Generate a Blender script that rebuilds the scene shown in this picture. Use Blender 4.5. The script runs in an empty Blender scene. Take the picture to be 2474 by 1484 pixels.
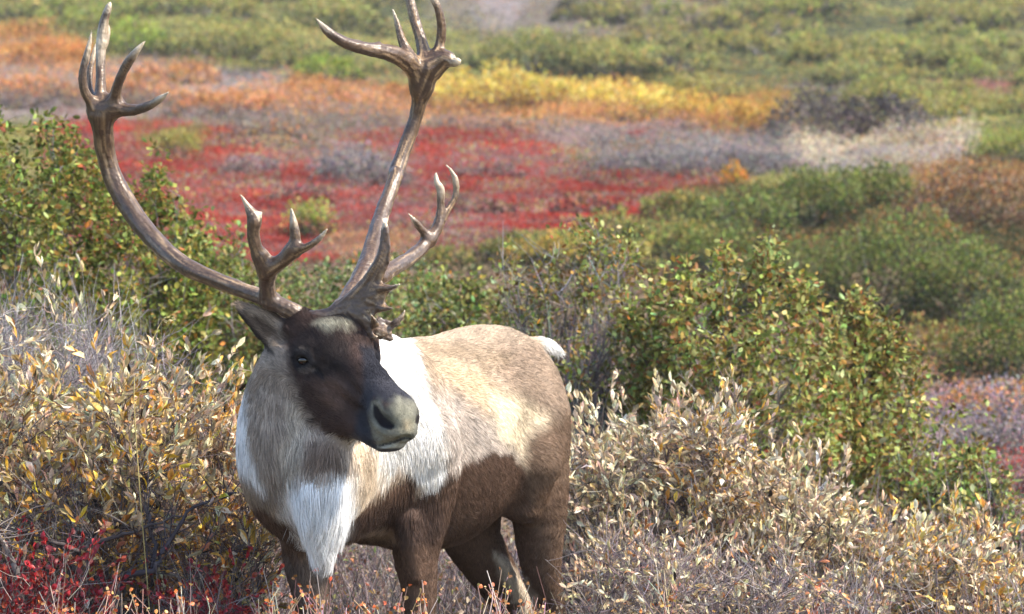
import bpy, math, random, os
import numpy as np
from mathutils import Vector, noise as mnoise

C = bpy.context.scene
# ------------------------------------------------------------------ camera, sky, sun, exposure
LENS, PITCH, CAM_Z, CAM_D = 143.2, math.radians(2.0), 1.72, 12.0
cam_data = bpy.data.cameras.new('camera')
cam = bpy.data.objects.new('camera', cam_data); C.collection.objects.link(cam); C.camera = cam
cam.location = (0, -CAM_D, CAM_Z); cam.rotation_euler = (math.radians(90) - PITCH, 0, 0)
cam_data.lens = LENS; cam_data.sensor_width = 36; cam_data.clip_start = 0.1; cam_data.clip_end = 3000
cam_data.dof.use_dof = True; cam_data.dof.focus_distance = 11.5; cam_data.dof.aperture_fstop = 7.5

SUN_DIR = Vector((0.68, -0.16, 0.76)).normalized()          # from the scene towards the sun
sun_el = math.asin(SUN_DIR.z); sun_az = math.atan2(SUN_DIR.x, SUN_DIR.y)
w = bpy.data.worlds.new('World'); C.world = w; w.use_nodes = True
nt = w.node_tree; bgn = nt.nodes['Background']
sky = nt.nodes.new('ShaderNodeTexSky'); sky.sky_type = 'NISHITA'; sky.sun_disc = False
sky.sun_elevation = sun_el; sky.sun_rotation = sun_az
nt.links.new(sky.outputs[0], bgn.inputs[0]); bgn.inputs[1].default_value = 0.15
sd = bpy.data.lights.new('sun', 'SUN'); sd.energy = 3.9; sd.angle = math.radians(6); sd.color = (1.0, 0.90, 0.76)
so = bpy.data.objects.new('sun', sd); C.collection.objects.link(so)
so.rotation_euler = SUN_DIR.to_track_quat('Z', 'Y').to_euler()
C.view_settings.view_transform = 'Standard'; C.view_settings.look = 'None'
C.view_settings.exposure = 1.32; C.view_settings.gamma = 1.0
C.cycles.use_denoising = True
try:
    C.cycles_curves.shape = 'RIBBONS'
except Exception: pass

# ------------------------------------------------------------------ helpers
KX = 2473 / (36 / LENS)
cp, sp = math.cos(PITCH), math.sin(PITCH)
def W(px, py, y):
    """place on the map: bearing/elevation read off the photo, y = true distance in depth (metres)"""
    a = (px - 1236.5) / KX; b = (742 - py) / KX
    rx, ry, rz = a, cp + b * sp, -sp + b * cp
    t = (CAM_D + y) / ry
    return np.array([rx * t, y, CAM_Z + rz * t])
def proj(p):
    p = np.asarray(p, dtype=np.float64)
    dx, dy, dz = p[..., 0], p[..., 1] + CAM_D, p[..., 2] - CAM_Z
    f = dy * cp - dz * sp; u = dy * sp + dz * cp
    return 1236.5 + KX * dx / f, 742 - KX * u / f
def mpx(y): return (CAM_D + y) / KX
def tag(o, label=None, cat=None, group=None, kind=None):
    if label: o['label'] = label
    if cat: o['category'] = cat
    if group: o['group'] = group
    if kind: o['kind'] = kind
    return o
def link(o, parent=None):
    C.collection.objects.link(o)
    if parent is not None: o.parent = parent
    return o
def empty(name, loc):
    o = bpy.data.objects.new(name, None); o.location = loc; o.empty_display_size = 0.2
    return link(o)
def mesh_obj(name, verts, faces_flat, sizes, mat, parent=None, cols=None, smooth=False, origin=(0, 0, 0)):
    """verts (n,3), faces as flat index array + loop counts; cols (n,3) per vertex colour. Built around origin."""
    origin = np.array(origin, dtype=np.float64)
    m = bpy.data.meshes.new(name)
    verts = np.asarray(verts, dtype=np.float64) - origin
    m.vertices.add(len(verts)); m.vertices.foreach_set('co', verts.astype(np.float32).ravel())
    m.loops.add(len(faces_flat)); m.loops.foreach_set('vertex_index', np.asarray(faces_flat, dtype=np.int32))
    m.polygons.add(len(sizes))
    st = np.concatenate([[0], np.cumsum(sizes)[:-1]]).astype(np.int32)
    m.polygons.foreach_set('loop_start', st)
    m.update(calc_edges=True)
    if smooth: m.polygons.foreach_set('use_smooth', np.ones(len(sizes), dtype=bool))
    if cols is not None:
        ca = m.color_attributes.new('col', 'FLOAT_COLOR', 'POINT')
        c4 = np.ones((len(verts), 4), dtype=np.float32); c4[:, :3] = cols
        ca.data.foreach_set('color', c4.ravel())
    m.materials.append(mat)
    o = bpy.data.objects.new(name, m)
    if parent is None: o.location = origin
    return link(o, parent)

# ---- value noise (vectorised)
_rs = np.random.RandomState(7)
_perm = _rs.rand(64, 64, 64).astype(np.float32)
def vnoise(p, scale=1.0, octaves=3):
    p = np.asarray(p, dtype=np.float64)
    if p.shape[-1] == 2: p = np.concatenate([p, np.zeros(p.shape[:-1] + (1,))], -1)
    out = 0; amp = 0.5; tot = 0
    for o in range(octaves):
        q = p * scale * 2 ** o + 13.7 * o; i = np.floor(q).astype(int); f = q - i; f = f * f * (3 - 2 * f); i &= 63; j = (i + 1) & 63
        def g(a, b, c): return _perm[a, b, c]
        x0, y0, z0 = i[..., 0], i[..., 1], i[..., 2]; x1, y1, z1 = j[..., 0], j[..., 1], j[..., 2]
        fx, fy, fz = f[..., 0], f[..., 1], f[..., 2]
        v = ((g(x0, y0, z0) * (1 - fx) + g(x1, y0, z0) * fx) * (1 - fy) + (g(x0, y1, z0) * (1 - fx) + g(x1, y1, z0) * fx) * fy) * (1 - fz) \
          + ((g(x0, y0, z1) * (1 - fx) + g(x1, y0, z1) * fx) * (1 - fy) + (g(x0, y1, z1) * (1 - fx) + g(x1, y1, z1) * fx) * fy) * fz
        out = out + amp * v; tot += amp; amp *= 0.5
    return out / tot
def poly_sd(px, py, poly):
    """signed distance in 2D, negative inside"""
    P = np.asarray(poly, dtype=np.float64); n = len(P)
    d = np.full(px.shape, 1e18); s = np.ones(px.shape)
    for i in range(n):
        a = P[i]; b = P[i - 1]; ex, ey = b - a
        wx, wy = px - a[0], py - a[1]
        t = np.clip((wx * ex + wy * ey) / (ex * ex + ey * ey + 1e-12), 0, 1)
        d = np.minimum(d, (wx - ex * t) ** 2 + (wy - ey * t) ** 2)
        c1 = py >= a[1]; c2 = py < b[1]; c3 = ex * wy > ey * wx
        flip = (c1 & c2 & c3) | (~c1 & ~c2 & ~c3)
        s = np.where(flip, -s, s)
    return s * np.sqrt(d)

# ---- materials
def mat_attr(name, rough=0.6, spec=0.3, trans=0.0, noise_amt=0.15, noise_scale=40, bump=0.0, attr='col', sheen=0.0):
    m = bpy.data.materials.new(name); m.use_nodes = True; n = m.node_tree.nodes; l = m.node_tree.links
    b = n['Principled BSDF']; b.inputs['Roughness'].default_value = rough
    b.inputs['Specular IOR Level'].default_value = spec
    a = n.new('ShaderNodeAttribute'); a.attribute_name = attr
    src = a.outputs['Color']
    if noise_amt > 0:
        tc = n.new('ShaderNodeTexCoord'); nz = n.new('ShaderNodeTexNoise'); nz.inputs['Scale'].default_value = noise_scale
        nz.inputs['Detail'].default_value = 4; l.new(tc.outputs['Object'], nz.inputs['Vector'])
        mr = n.new('ShaderNodeMapRange'); mr.inputs[1].default_value = 0.3; mr.inputs[2].default_value = 0.7
        mr.inputs[3].default_value = 1 - noise_amt; mr.inputs[4].default_value = 1 + noise_amt
        l.new(nz.outputs['Fac'], mr.inputs[0])
        vm = n.new('ShaderNodeVectorMath'); vm.operation = 'SCALE'
        l.new(src, vm.inputs[0]); l.new(mr.outputs[0], vm.inputs['Scale']); src = vm.outputs[0]
        if bump > 0:
            bp = n.new('ShaderNodeBump'); bp.inputs['Strength'].default_value = bump; bp.inputs['Distance'].default_value = 0.01
            l.new(nz.outputs['Fac'], bp.inputs['Height']); l.new(bp.outputs[0], b.inputs['Normal'])
    l.new(src, b.inputs['Base Color'])
    if sheen: b.inputs['Sheen Weight'].default_value = sheen
    if trans > 0:
        tr = n.new('ShaderNodeBsdfTranslucent'); l.new(src, tr.inputs['Color'])
        mx = n.new('ShaderNodeMixShader'); mx.inputs[0].default_value = trans
        l.new(b.outputs[0], mx.inputs[1]); l.new(tr.outputs[0], mx.inputs[2])
        l.new(mx.outputs[0], n['Material Output'].inputs['Surface'])
    return m
def mat_plain(name, col, rough=0.5, spec=0.5):
    m = bpy.data.materials.new(name); m.use_nodes = True; n = m.node_tree.nodes; l = m.node_tree.links
    b = n['Principled BSDF']; b.inputs['Roughness'].default_value = rough; b.inputs['Specular IOR Level'].default_value = spec
    nz = n.new('ShaderNodeTexNoise'); nz.inputs['Scale'].default_value = 60
    cr = n.new('ShaderNodeValToRGB'); cr.color_ramp.elements[0].color = (*[c * 0.8 for c in col], 1); cr.color_ramp.elements[1].color = (*[min(1, c * 1.2) for c in col], 1)
    l.new(nz.outputs['Fac'], cr.inputs[0]); l.new(cr.outputs[0], b.inputs['Base Color'])
    return m
LEAF = mat_attr('leaf', rough=0.6, spec=0.2, trans=0.35, noise_amt=0.0)
STEM = mat_attr('bark', rough=0.75, spec=0.2, noise_amt=0.2, noise_scale=90)
# ------------------------------------------------------------------ signed-distance sculpting kit
class Field:
    def __init__(s, lo, hi, h):
        s.lo = np.array(lo, float); s.h = h
        s.n = np.ceil((np.array(hi) - s.lo) / h).astype(int) + 1
        s.F = np.full(s.n, 0.2, dtype=np.float32); s.segs = []
    def win(s, a, b):
        i0 = np.clip(np.floor((a - s.lo) / s.h).astype(int), 0, s.n - 1); i1 = np.clip(np.ceil((b - s.lo) / s.h).astype(int) + 1, 1, s.n)
        ax = [(s.lo[k] + s.h * np.arange(i0[k], i1[k])).astype(np.float32) for k in range(3)]
        sl = tuple(slice(i0[k], i1[k]) for k in range(3))
        return sl, ax[0][:, None, None], ax[1][None, :, None], ax[2][None, None, :]
    def put(s, sl, d, k, op='add'):
        A = s.F[sl]
        if A.size == 0: return
        if op == 'add':
            hh = np.maximum(k - np.abs(A - d), 0) / k
            s.F[sl] = np.minimum(A, d) - hh * hh * k * 0.25
        else:
            d = -d; hh = np.maximum(k - np.abs(A - d), 0) / k
            s.F[sl] = np.maximum(A, d) + hh * hh * k * 0.25
    def cone(s, a, b, ra, rb, k=0.03, op='add', flat=None, pad=0.0):
        """round cone a->b; flat=(unit axis, factor): squash the section along that axis by factor (<1 thinner)"""
        a = np.array(a, float); b = np.array(b, float); R = max(ra, rb) + max(k, pad) + 0.01
        sl, X, Y, Z = s.win(np.minimum(a, b) - R, np.maximum(a, b) + R)
        ba = b - a; L2 = float(ba @ ba) + 1e-12
        px, py, pz = X - a[0], Y - a[1], Z - a[2]
        t = np.clip((px * ba[0] + py * ba[1] + pz * ba[2]) / L2, 0, 1)
        qx, qy, qz = px - t * ba[0], py - t * ba[1], pz - t * ba[2]
        r = ra + (rb - ra) * t
        if flat is None:
            d = np.sqrt(qx * qx + qy * qy + qz * qz) - r
        else:
            n, f = flat; n = np.array(n, float) / np.linalg.norm(n)
            c = qx * n[0] + qy * n[1] + qz * n[2]
            q2 = np.maximum(qx * qx + qy * qy + qz * qz - c * c, 0)
            d = (np.sqrt(q2 + (c / f) ** 2) - r) * (0.5 + 0.5 * f)
        s.put(sl, d.astype(np.float32), k, op)
    def chain(s, pts, k=0.03, op='add', flat=None, sub=3):
        """smooth polyline of (xyz, r)"""
        P = np.array([np.append(p, r) for p, r in pts])
        if len(P) > 2 and sub > 1: P = catmull(P, sub)
        if op == 'add':
            acc = float(abs(hash(round(P[0, 0], 3)) % 7))
            for i in range(len(P) - 1):
                s.segs.append((P[i, :3].copy(), P[i + 1, :3].copy(), acc, (P[i, 3] + P[i + 1, 3]) / 2)); acc += float(np.linalg.norm(P[i + 1, :3] - P[i, :3]))
        Rm = P[:, 3].max() + k + 0.012
        sl, X, Y, Z = s.win((P[:, :3] - Rm).min(0), (P[:, :3] + Rm).max(0))
        D = np.full(s.F[sl].shape, 0.5, dtype=np.float32)
        tmp = Field.__new__(Field); tmp.lo = np.array([X.flat[0], Y.flat[0], Z.flat[0]], float) if D.size else s.lo; tmp.h = s.h; tmp.n = np.array(D.shape); tmp.F = D
        if D.size == 0: return
        kk = 0.006
        for i in range(len(P) - 1):
            tmp.cone(P[i, :3], P[i + 1, :3], P[i, 3], P[i + 1, 3], 0.0005, 'add', flat, pad=k)
        s.put(sl, D, k, op)
    def ell(s, c, rad, axes=None, k=0.06, op='add'):
        c = np.array(c, float); rad = np.array(rad, float); A = np.eye(3) if axes is None else np.array(axes)
        R = np.sqrt(((A * rad[:, None]) ** 2).sum(0)) + k + 0.02
        sl, X, Y, Z = s.win(c - R, c + R)
        q = [((X - c[0]) * A[i, 0] + (Y - c[1]) * A[i, 1] + (Z - c[2]) * A[i, 2]) for i in range(3)]
        k0 = np.sqrt(sum((q[i] / rad[i]) ** 2 for i in range(3))); k1 = np.sqrt(sum((q[i] / rad[i] ** 2) ** 2 for i in range(3))) + 1e-9
        s.put(sl, (k0 * (k0 - 1) / k1).astype(np.float32), k, op)
    def plate(s, poly, yf, th, k=0.01, rnd=0.004):
        """a flat palm: outline as bearings (px), standing at depth yf(px,py), thickness th"""
        poly = np.array(poly, float)
        y0 = [yf(*p) for p in poly]; cs = np.array([W(p[0], p[1], y) for p, y in zip(poly, y0)])
        sl, X, Y, Z = s.win(cs.min(0) - 0.04 - th, cs.max(0) + 0.04 + th)
        X, Y, Z = np.broadcast_arrays(X, Y, Z)
        px, py = proj(np.stack([X, Y, Z], -1))
        d2 = poly_sd(px, py, poly) * mpx(np.mean(y0)) + rnd
        dy = np.abs(Y - yf(px, py))
        tt = th * np.clip(-d2 / 0.03, 0.25, 1) ** 0.5
        dz = dy - tt + rnd
        d = np.minimum(np.maximum(d2, dz), 0) + np.sqrt(np.maximum(d2, 0) ** 2 + np.maximum(dz, 0) ** 2) - rnd
        s.put(sl, d.astype(np.float32), k)
    def at(s, p):
        q = (np.asarray(p) - s.lo) / s.h; i = np.clip(np.floor(q).astype(int), 0, s.n - 2); f = q - i; v = 0
        for dx in (0, 1):
            for dy in (0, 1):
                for dz in (0, 1):
                    wgt = (f[..., 0] if dx else 1 - f[..., 0]) * (f[..., 1] if dy else 1 - f[..., 1]) * (f[..., 2] if dz else 1 - f[..., 2])
                    v = v + wgt * s.F[i[..., 0] + dx, i[..., 1] + dy, i[..., 2] + dz]
        return v
    def hit(s, px, py, y0=-0.95, y1=1.2):
        """first surface depth met at this bearing"""
        ys = np.arange(y0, y1, 0.003); pts = np.array([W(px, py, y) for y in ys])
        ok = ((pts > s.lo) & (pts < s.lo + s.h * (s.n - 1))).all(1); v = np.where(ok, s.at(np.clip(pts, s.lo, s.lo + s.h * (s.n - 1.001))), 1)
        j = np.argmax(v < 0)
        return float(ys[j]) if v[j] < 0 else None
    def mesh(s):
        F = s.F; h = s.h; ins = F < 0
        nx, ny, nz = F.shape
        cnt = np.zeros((nx - 1, ny - 1, nz - 1), dtype=np.uint8)
        for dx in (0, 1):
            for dy in (0, 1):
                for dz in (0, 1):
                    cnt += ins[dx:nx - 1 + dx, dy:ny - 1 + dy, dz:nz - 1 + dz]
        act = (cnt > 0) & (cnt < 8)
        ci = np.argwhere(act)
        idx = np.full(act.shape, -1, dtype=np.int32); idx[act] = np.arange(len(ci))
        corner = {}
        for dx in (0, 1):
            for dy in (0, 1):
                for dz in (0, 1): corner[dx, dy, dz] = F[ci[:, 0] + dx, ci[:, 1] + dy, ci[:, 2] + dz]
        acc = np.zeros((len(ci), 3)); num = np.zeros(len(ci))
        for ax in range(3):
            o = [k for k in range(3) if k != ax]
            for u in (0, 1):
                for v in (0, 1):
                    c0 = [0, 0, 0]; c0[o[0]] = u; c0[o[1]] = v; c1 = list(c0); c1[ax] = 1
                    a = corner[tuple(c0)]; b = corner[tuple(c1)]; m = (a < 0) != (b < 0)
                    t = np.where(m, a / np.where(m, a - b, 1), 0)
                    pt = np.tile(np.array(c0, float), (len(ci), 1)); pt[:, ax] += t
                    acc += pt * m[:, None]; num += m
        verts = s.lo + h * (ci + acc / num[:, None])
        quads = []
        for ax in range(3):
            o = [(ax + 1) % 3, (ax + 2) % 3]
            sl0 = [slice(1, None)] * 3; sl1 = [slice(1, None)] * 3
            sl0 = [slice(0, F.shape[k] - 1) if k == ax else slice(1, F.shape[k] - 1) for k in range(3)]
            sl1 = [slice(1, F.shape[k]) if k == ax else slice(1, F.shape[k] - 1) for k in range(3)]
            A = ins[tuple(sl0)]; B = ins[tuple(sl1)]
            ee = np.argwhere(A != B)
            if len(ee) == 0: continue
            base = ee.copy(); base[:, o[0]] += 1; base[:, o[1]] += 1
            inside_first = A[ee[:, 0], ee[:, 1], ee[:, 2]]
            def cell(du, dv):
                c = base.copy(); c[:, o[0]] -= du; c[:, o[1]] -= dv
                return idx[c[:, 0], c[:, 1], c[:, 2]]
            q = np.stack([cell(1, 1), cell(0, 1), cell(0, 0), cell(1, 0)], 1)
            q[~inside_first] = q[~inside_first][:, ::-1]
            quads.append(q)
        q = np.concatenate(quads)
        q = q[(q >= 0).all(1)]
        return verts, q
def catmull(P, sub):
    n = len(P); out = []
    E = np.vstack([2 * P[0] - P[1], P, 2 * P[-1] - P[-2]])
    for i in range(n - 1):
        p0, p1, p2, p3 = E[i], E[i + 1], E[i + 2], E[i + 3]
        for t in np.arange(sub) / sub:
            out.append(0.5 * ((2 * p1) + (-p0 + p2) * t + (2 * p0 - 5 * p1 + 4 * p2 - p3) * t * t + (-p0 + 3 * p1 - 3 * p2 + p3) * t ** 3))
    out.append(P[-1]); out = np.array(out); out[:, 3] = np.maximum(out[:, 3], 0.001)
    return out
def smooth_verts(v, q, it=1, lam=0.5):
    e = np.concatenate([q[:, [0, 1]], q[:, [1, 2]], q[:, [2, 3]], q[:, [3, 0]]])
    n = len(v)
    for _ in range(it):
        s = np.zeros_like(v); c = np.bincount(e[:, 0], minlength=n) + np.bincount(e[:, 1], minlength=n)
        for k in range(3):
            s[:, k] = np.bincount(e[:, 0], v[e[:, 1], k], n) + np.bincount(e[:, 1], v[e[:, 0], k], n)
        v = v + lam * (s / np.maximum(c, 1)[:, None] - v)
    return v
# ------------------------------------------------------------------ land
TD = [0, 19, 25, 30, 35, 40, 50, 60, 80, 110, 160, 260, 400, 800, 1500]
TZ = [0, 0, .06, .32, .70, 1.02, 1.58, 2.14, 3.09, 4.75, 8.6, 22, 46, 140, 300]
def terrain(x, y):
    d = np.asarray(y) + CAM_D; x = np.asarray(x)
    z = np.interp(d, TD, TZ)
    p = np.stack([x, d, x * 0], -1)
    amp = np.clip((d - 18) / 20, 0, 1)
    z = z + amp * (vnoise(p, .10, 2) - .5) * .9 * np.clip(d / 60, .35, 3) + amp * (vnoise(p, .45, 2) - .5) * .22
    return z + (vnoise(p, 1.1, 2) - .5) * .06
LO, MI = rng0 = (0, 0)
def ray_ground(px, py):
    ds = np.concatenate([np.arange(9, 60, .15), np.arange(60, 400, 1.0)])
    pts = np.array([W(px, py, d - CAM_D) for d in ds]); tz = terrain(pts[:, 0], pts[:, 1])
    j = np.argmax(pts[:, 2] < tz)
    return pts[j] * [1, 1, 0] + [0, 0, tz[j]] if (pts[:, 2] < tz).any() else pts[-1]
ds = np.concatenate([np.arange(-3, 30, .4), np.arange(30, 120, 1.0), np.geomspace(120, 1500, 60)])
us = np.linspace(-1, 1, 161)
gx = us[None, :] ** 3 * (900 + 0 * ds[:, None]) * .3 + us[None, :] * (14 + ds[:, None] * .35)
gy = np.repeat(ds[:, None] - CAM_D, len(us), 1)
gz = terrain(gx.ravel(), gy.ravel()).reshape(gx.shape)
gv = np.stack([gx, gy, gz], -1).reshape(-1, 3)
nr, nc = gx.shape; ii = np.arange((nr - 1) * (nc - 1)); rr, cc = ii // (nc - 1), ii % (nc - 1)
gq = np.stack([rr * nc + cc, rr * nc + cc + 1, (rr + 1) * nc + cc + 1, (rr + 1) * nc + cc], 1)
# zones of the tundra carpet: (outline on the map read through its bearings, top colours, low colours, height, share of low)
def cjit(base, n, r, hv=.12, vv=.22):
    base = np.asarray(base, float); return np.clip(base[r.randint(0, len(base), n)] * (1 + r.normal(0, vv, (n, 1))) * (1 + r.normal(0, hv, (n, 3))), .004, .95)
GREEN = [(0.302, 0.32, 0.077), (0.432, 0.395, 0.111), (0.216, 0.243, 0.067), (0.49, 0.383, 0.133), (0.288, 0.293, 0.133)]
GOLD_ = [(.60, .42, .08), (.52, .33, .07), (.66, .50, .12)]
OLV_ = [(0.338, 0.276, 0.088), (0.26, 0.24, 0.077)]
BRIGHT = [(0.302, 0.393, 0.054), (0.389, 0.435, 0.072), (0.216, 0.29, 0.054)]
ORANGE = [(0.608, 0.266, 0.062), (0.688, 0.35, 0.093), (0.529, 0.206, 0.073), (0.476, 0.242, 0.124)]
SALMON = [(0.635, 0.278, 0.134), (0.661, 0.338, 0.114), (0.529, 0.242, 0.145), (0.45, 0.242, 0.155)]
MAUVE = [(0.264, 0.205, 0.198), (0.211, 0.165, 0.172), (0.29, 0.238, 0.185), (0.158, 0.132, 0.119)]
GREY = [(.27, .235, .235), (.22, .195, .20), (.31, .26, .24), (.17, .15, .16)]
RED = [(0.407, 0.028, 0.02), (0.461, 0.055, 0.023), (0.302, 0.023, 0.026), (0.355, 0.078, 0.042), (0.248, 0.069, 0.047)]
DRED = [(0.144, 0.045, 0.045), (0.18, 0.081, 0.072), (0.198, 0.126, 0.108)]
PINK = [(.34, .18, .16), (.38, .10, .09), (.28, .18, .16), (.22, .14, .12)]
STRAW = [(.58, .48, .30), (.50, .40, .26), (.42, .33, .24), (.64, .56, .40)]
RUST = [(0.325, 0.15, 0.056), (0.25, 0.125, 0.05), (0.375, 0.2, 0.075)]
DARKG = [(0.051, 0.065, 0.024), (0.076, 0.086, 0.033), (0.061, 0.054, 0.033)]
BROWN = [(0.254, 0.164, 0.105), (0.179, 0.128, 0.09), (0.299, 0.224, 0.135)]
ZY = 0
ZONES = [
 ([(-900, -300), (3400, -300), (3400, 330), (-900, 330)], GREEN + OLV_ , DARKG, .22, .35),
 ([(1240, -60), (1760, -60), (1740, 40), (1600, 110), (1480, 80), (1330, 50)], [(.26, .20, .10), (.22, .18, .10), (.30, .20, .13), (.17, .16, .07)], MAUVE, .3, .2),
 ([(1040, -60), (1250, -60), (1400, 60), (1520, 95), (1400, 112), (1180, 118), (1090, 60)], GREY + MAUVE + OLV_ + GREEN[:2] + RUST[:1], MAUVE + DARKG, .35, .35),
 ([(1150, -20), (1240, 0), (1300, 40), (1260, 50), (1180, 20)], [(.42, .24, .12), (.34, .22, .16)], GREY, .3, .3),
 ([(-500, 70), (100, 88), (200, 110), (250, 150), (180, 175), (-500, 160)], ORANGE, BROWN, .5, .3),
 ([(-500, 160), (200, 172), (330, 150), (560, 175), (520, 205), (340, 195), (-500, 200)], GREY + SALMON, MAUVE, .3, .3),
 ([(-500, 182), (150, 190), (330, 200), (540, 205), (700, 215), (960, 222), (1100, 262), (1500, 300), (1900, 335), (1900, 352), (1400, 335), (1050, 315), (820, 312), (650, 290), (400, 262), (-500, 235)], SALMON + ORANGE, MAUVE, .45, .25),
 ([(-500, 235), (400, 262), (650, 290), (820, 312), (1050, 312), (1250, 330), (1300, 355), (1000, 350), (760, 380), (560, 345), (330, 320), (180, 300), (-500, 300)], MAUVE + [(.15, .14, .06), (.30, .18, .10)], MAUVE, .5, .4),
 ([(1040, 215), (1640, 235), (1900, 270), (1900, 325), (1600, 300), (1040, 290)], GOLD_ + ORANGE, RUST, .4, .3),
 ([(500, 185), (650, 180), (720, 205), (690, 225), (540, 222)], GREY, MAUVE, .25, .3),
 ([(110, 330), (130, 298), (200, 300), (400, 315), (560, 335), (760, 365), (900, 345), (1060, 338), (1280, 345), (1400, 395), (1460, 440), (1750, 440), (1780, 470), (1650, 520), (1480, 570), (1300, 575), (1180, 630), (900, 640), (500, 660), (110, 660)], RED, DRED, .28, .25),
 ([(330, 330), (470, 340), (520, 380), (480, 400), (350, 380)], [(.20, .17, .06), (.25, .18, .05)], BROWN, .4, .3),
 ([(560, 340), (760, 350), (800, 372), (700, 392), (590, 372)], BROWN + MAUVE, BROWN, .3, .4),
 ([(760, 470), (1000, 440), (1180, 500), (1250, 545), (1180, 600), (900, 600), (780, 560)], PINK + RED, DRED, .25, .3),
 ([(750, 385), (850, 362), (960, 398), (985, 450), (870, 470), (770, 432)], GREY + MAUVE, MAUVE, .35, .3),
 ([(800, 560), (1000, 570), (1000, 625), (820, 625)], [(.42, .17, .10), (.46, .24, .10)], BROWN, .3, .3),
 ([(1080, 310), (1500, 318), (1900, 340), (2000, 380), (1960, 420), (1430, 385), (1250, 345)], [(.36, .25, .22), (.33, .24, .22), (.42, .27, .2), (.30, .22, .20)], MAUVE, .25, .25),
 ([(1420, 385), (1480, 368), (1880, 375), (1900, 412), (1760, 452), (1500, 445), (1430, 420)], [(.22, .20, .20), (.19, .18, .18), (.25, .23, .19)], [(.07, .07, .07), (.10, .095, .09)], .5, .35),
 ([(1500, 345), (1590, 345), (1590, 362), (1500, 362)], RED, DRED, .2, .2),
 ([(1950, 345), (2060, 350), (2060, 372), (1950, 368)], RED + SALMON, DRED, .2, .2),
 ([(1870, 325), (2100, 322), (2340, 318), (2360, 400), (2200, 440), (1960, 415), (1880, 370)], STRAW, GREY, .55, .3),
 ([(1870, 202), (2160, 203), (2160, 214), (1870, 212)], [(.36, .27, .25), (.42, .25, .2)], GREY, .15, .2),
 ([(2260, 210), (2900, 200), (2900, 245), (2300, 238)], [(.44, .12, .12), (.38, .17, .16), (.42, .25, .2)], DRED, .2, .2),
 ([(2200, 425), (3400, 400), (3400, 560), (2240, 560)], RUST, BROWN, .5, .3),
 ([(1580, 520), (1700, 470), (2200, 470), (3400, 520), (3400, 960), (1500, 960)], DARKG + RUST + [(.09, .10, .04)], DARKG, .4, .4),
 ([(2120, 770), (2400, 790), (2330, 960), (2120, 960)], RUST + [(.28, .18, .09), (.15, .13, .05)], BROWN, .4, .3),
 ([(2230, 945), (3400, 930), (3400, 1030), (2230, 1020)], SALMON + [(.30, .20, .18)], MAUVE, .3, .3),
 ([(2230, 1000), (3400, 1010), (3400, 1130), (2230, 1120)], [(.26, .21, .24), (.32, .22, .22), (.22, .18, .2)], MAUVE + DARKG, .5, .35),
 ([(2300, 1110), (3400, 1100), (3400, 1340), (2300, 1330)], RED + PINK + MAUVE, DRED, .3, .3),
 ([(-900, 660), (2230, 620), (2230, 1400), (-900, 1400)], DARKG + BROWN, BROWN, .3, .4),
]
def zone_of(px, py, p):
    j1 = (vnoise(p, .55, 3) - .5) * 90; j2 = (vnoise(p + 31, .5, 3) - .5) * 30
    z = np.zeros(len(px), dtype=int)
    for i, Z in enumerate(ZONES):
        if i == 0: continue
        z[poly_sd(px + j1, py + j2, Z[0]) < 0] = i
    return z
gpx, gpy = proj(gv); front = gv[:, 1] > -3
gz_ = np.where(front, zone_of(np.where(front, gpx, 0), np.where(front, gpy, 900), gv), len(ZONES) - 1)
lowc = np.array([np.mean(Z[2], 0) for Z in ZONES]) * .8
gc = lowc[gz_] * (.7 + .6 * vnoise(gv, 2.0, 2))[:, None]
tag(mesh_obj('ground', gv, gq.ravel(), np.full(len(gq), 4), mat_attr('soil', .95, .1, 0, .3, 6, .4), None, gc, smooth=True), kind='structure')

# ---- leaf and twig kits
def norm(a): return a / (np.linalg.norm(a, axis=-1, keepdims=True) + 1e-9)
def leaves(P, D, N, Ln, Wd, col, detail=False, fold=.35, curl=0.0):
    """one blade per row: base P, axis D, face normal N"""
    D = norm(D); N = norm(N - D * (N * D).sum(-1, keepdims=True)); S = np.cross(D, N); n = len(P)
    Ln = np.asarray(Ln)[:, None]; Wd = np.asarray(Wd)[:, None]
    if not detail:
        v = np.stack([P, P + D * Ln * .5 + S * Wd * .5 + N * Wd * fold, P + D * Ln, P + D * Ln * .5 - S * Wd * .5 + N * Wd * fold], 1)
        f = np.arange(n)[:, None] * 4 + np.array([0, 1, 2, 0, 2, 3]); f = f.reshape(-1, 3)
        return v.reshape(-1, 3), f.ravel(), np.full(len(f), 3), np.repeat(col, 4, 0)
    c = N * Ln * (curl if np.isscalar(curl) else np.asarray(curl)[:, None])
    ks = [P, P + D * Ln * .33 - c * .4, P + D * Ln * .68 - c * .2, P + D * Ln + c]
    v = np.stack([ks[0], ks[1] + S * Wd * .42 + N * Wd * fold, ks[2] + S * Wd * .5 + N * Wd * fold, ks[3], ks[2] - S * Wd * .5 + N * Wd * fold, ks[1] - S * Wd * .42 + N * Wd * fold, ks[1], ks[2]], 1)
    tp = np.array([0, 1, 6, 0, 6, 5, 2, 3, 7, 3, 4, 7]); qd = np.array([1, 2, 7, 6, 6, 7, 4, 5])
    off = np.arange(n)[:, None] * 8
    f = np.concatenate([(off + tp).ravel(), (off + qd).ravel()]); s = np.concatenate([np.full(4 * n, 3), np.full(2 * n, 4)])
    cc = np.repeat(col, 8, 0).reshape(n, 8, 3); cc[:, [6, 7]] *= .8; cc[:, 3] *= .85
    return v.reshape(-1, 3), f, s, cc.reshape(-1, 3)
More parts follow.
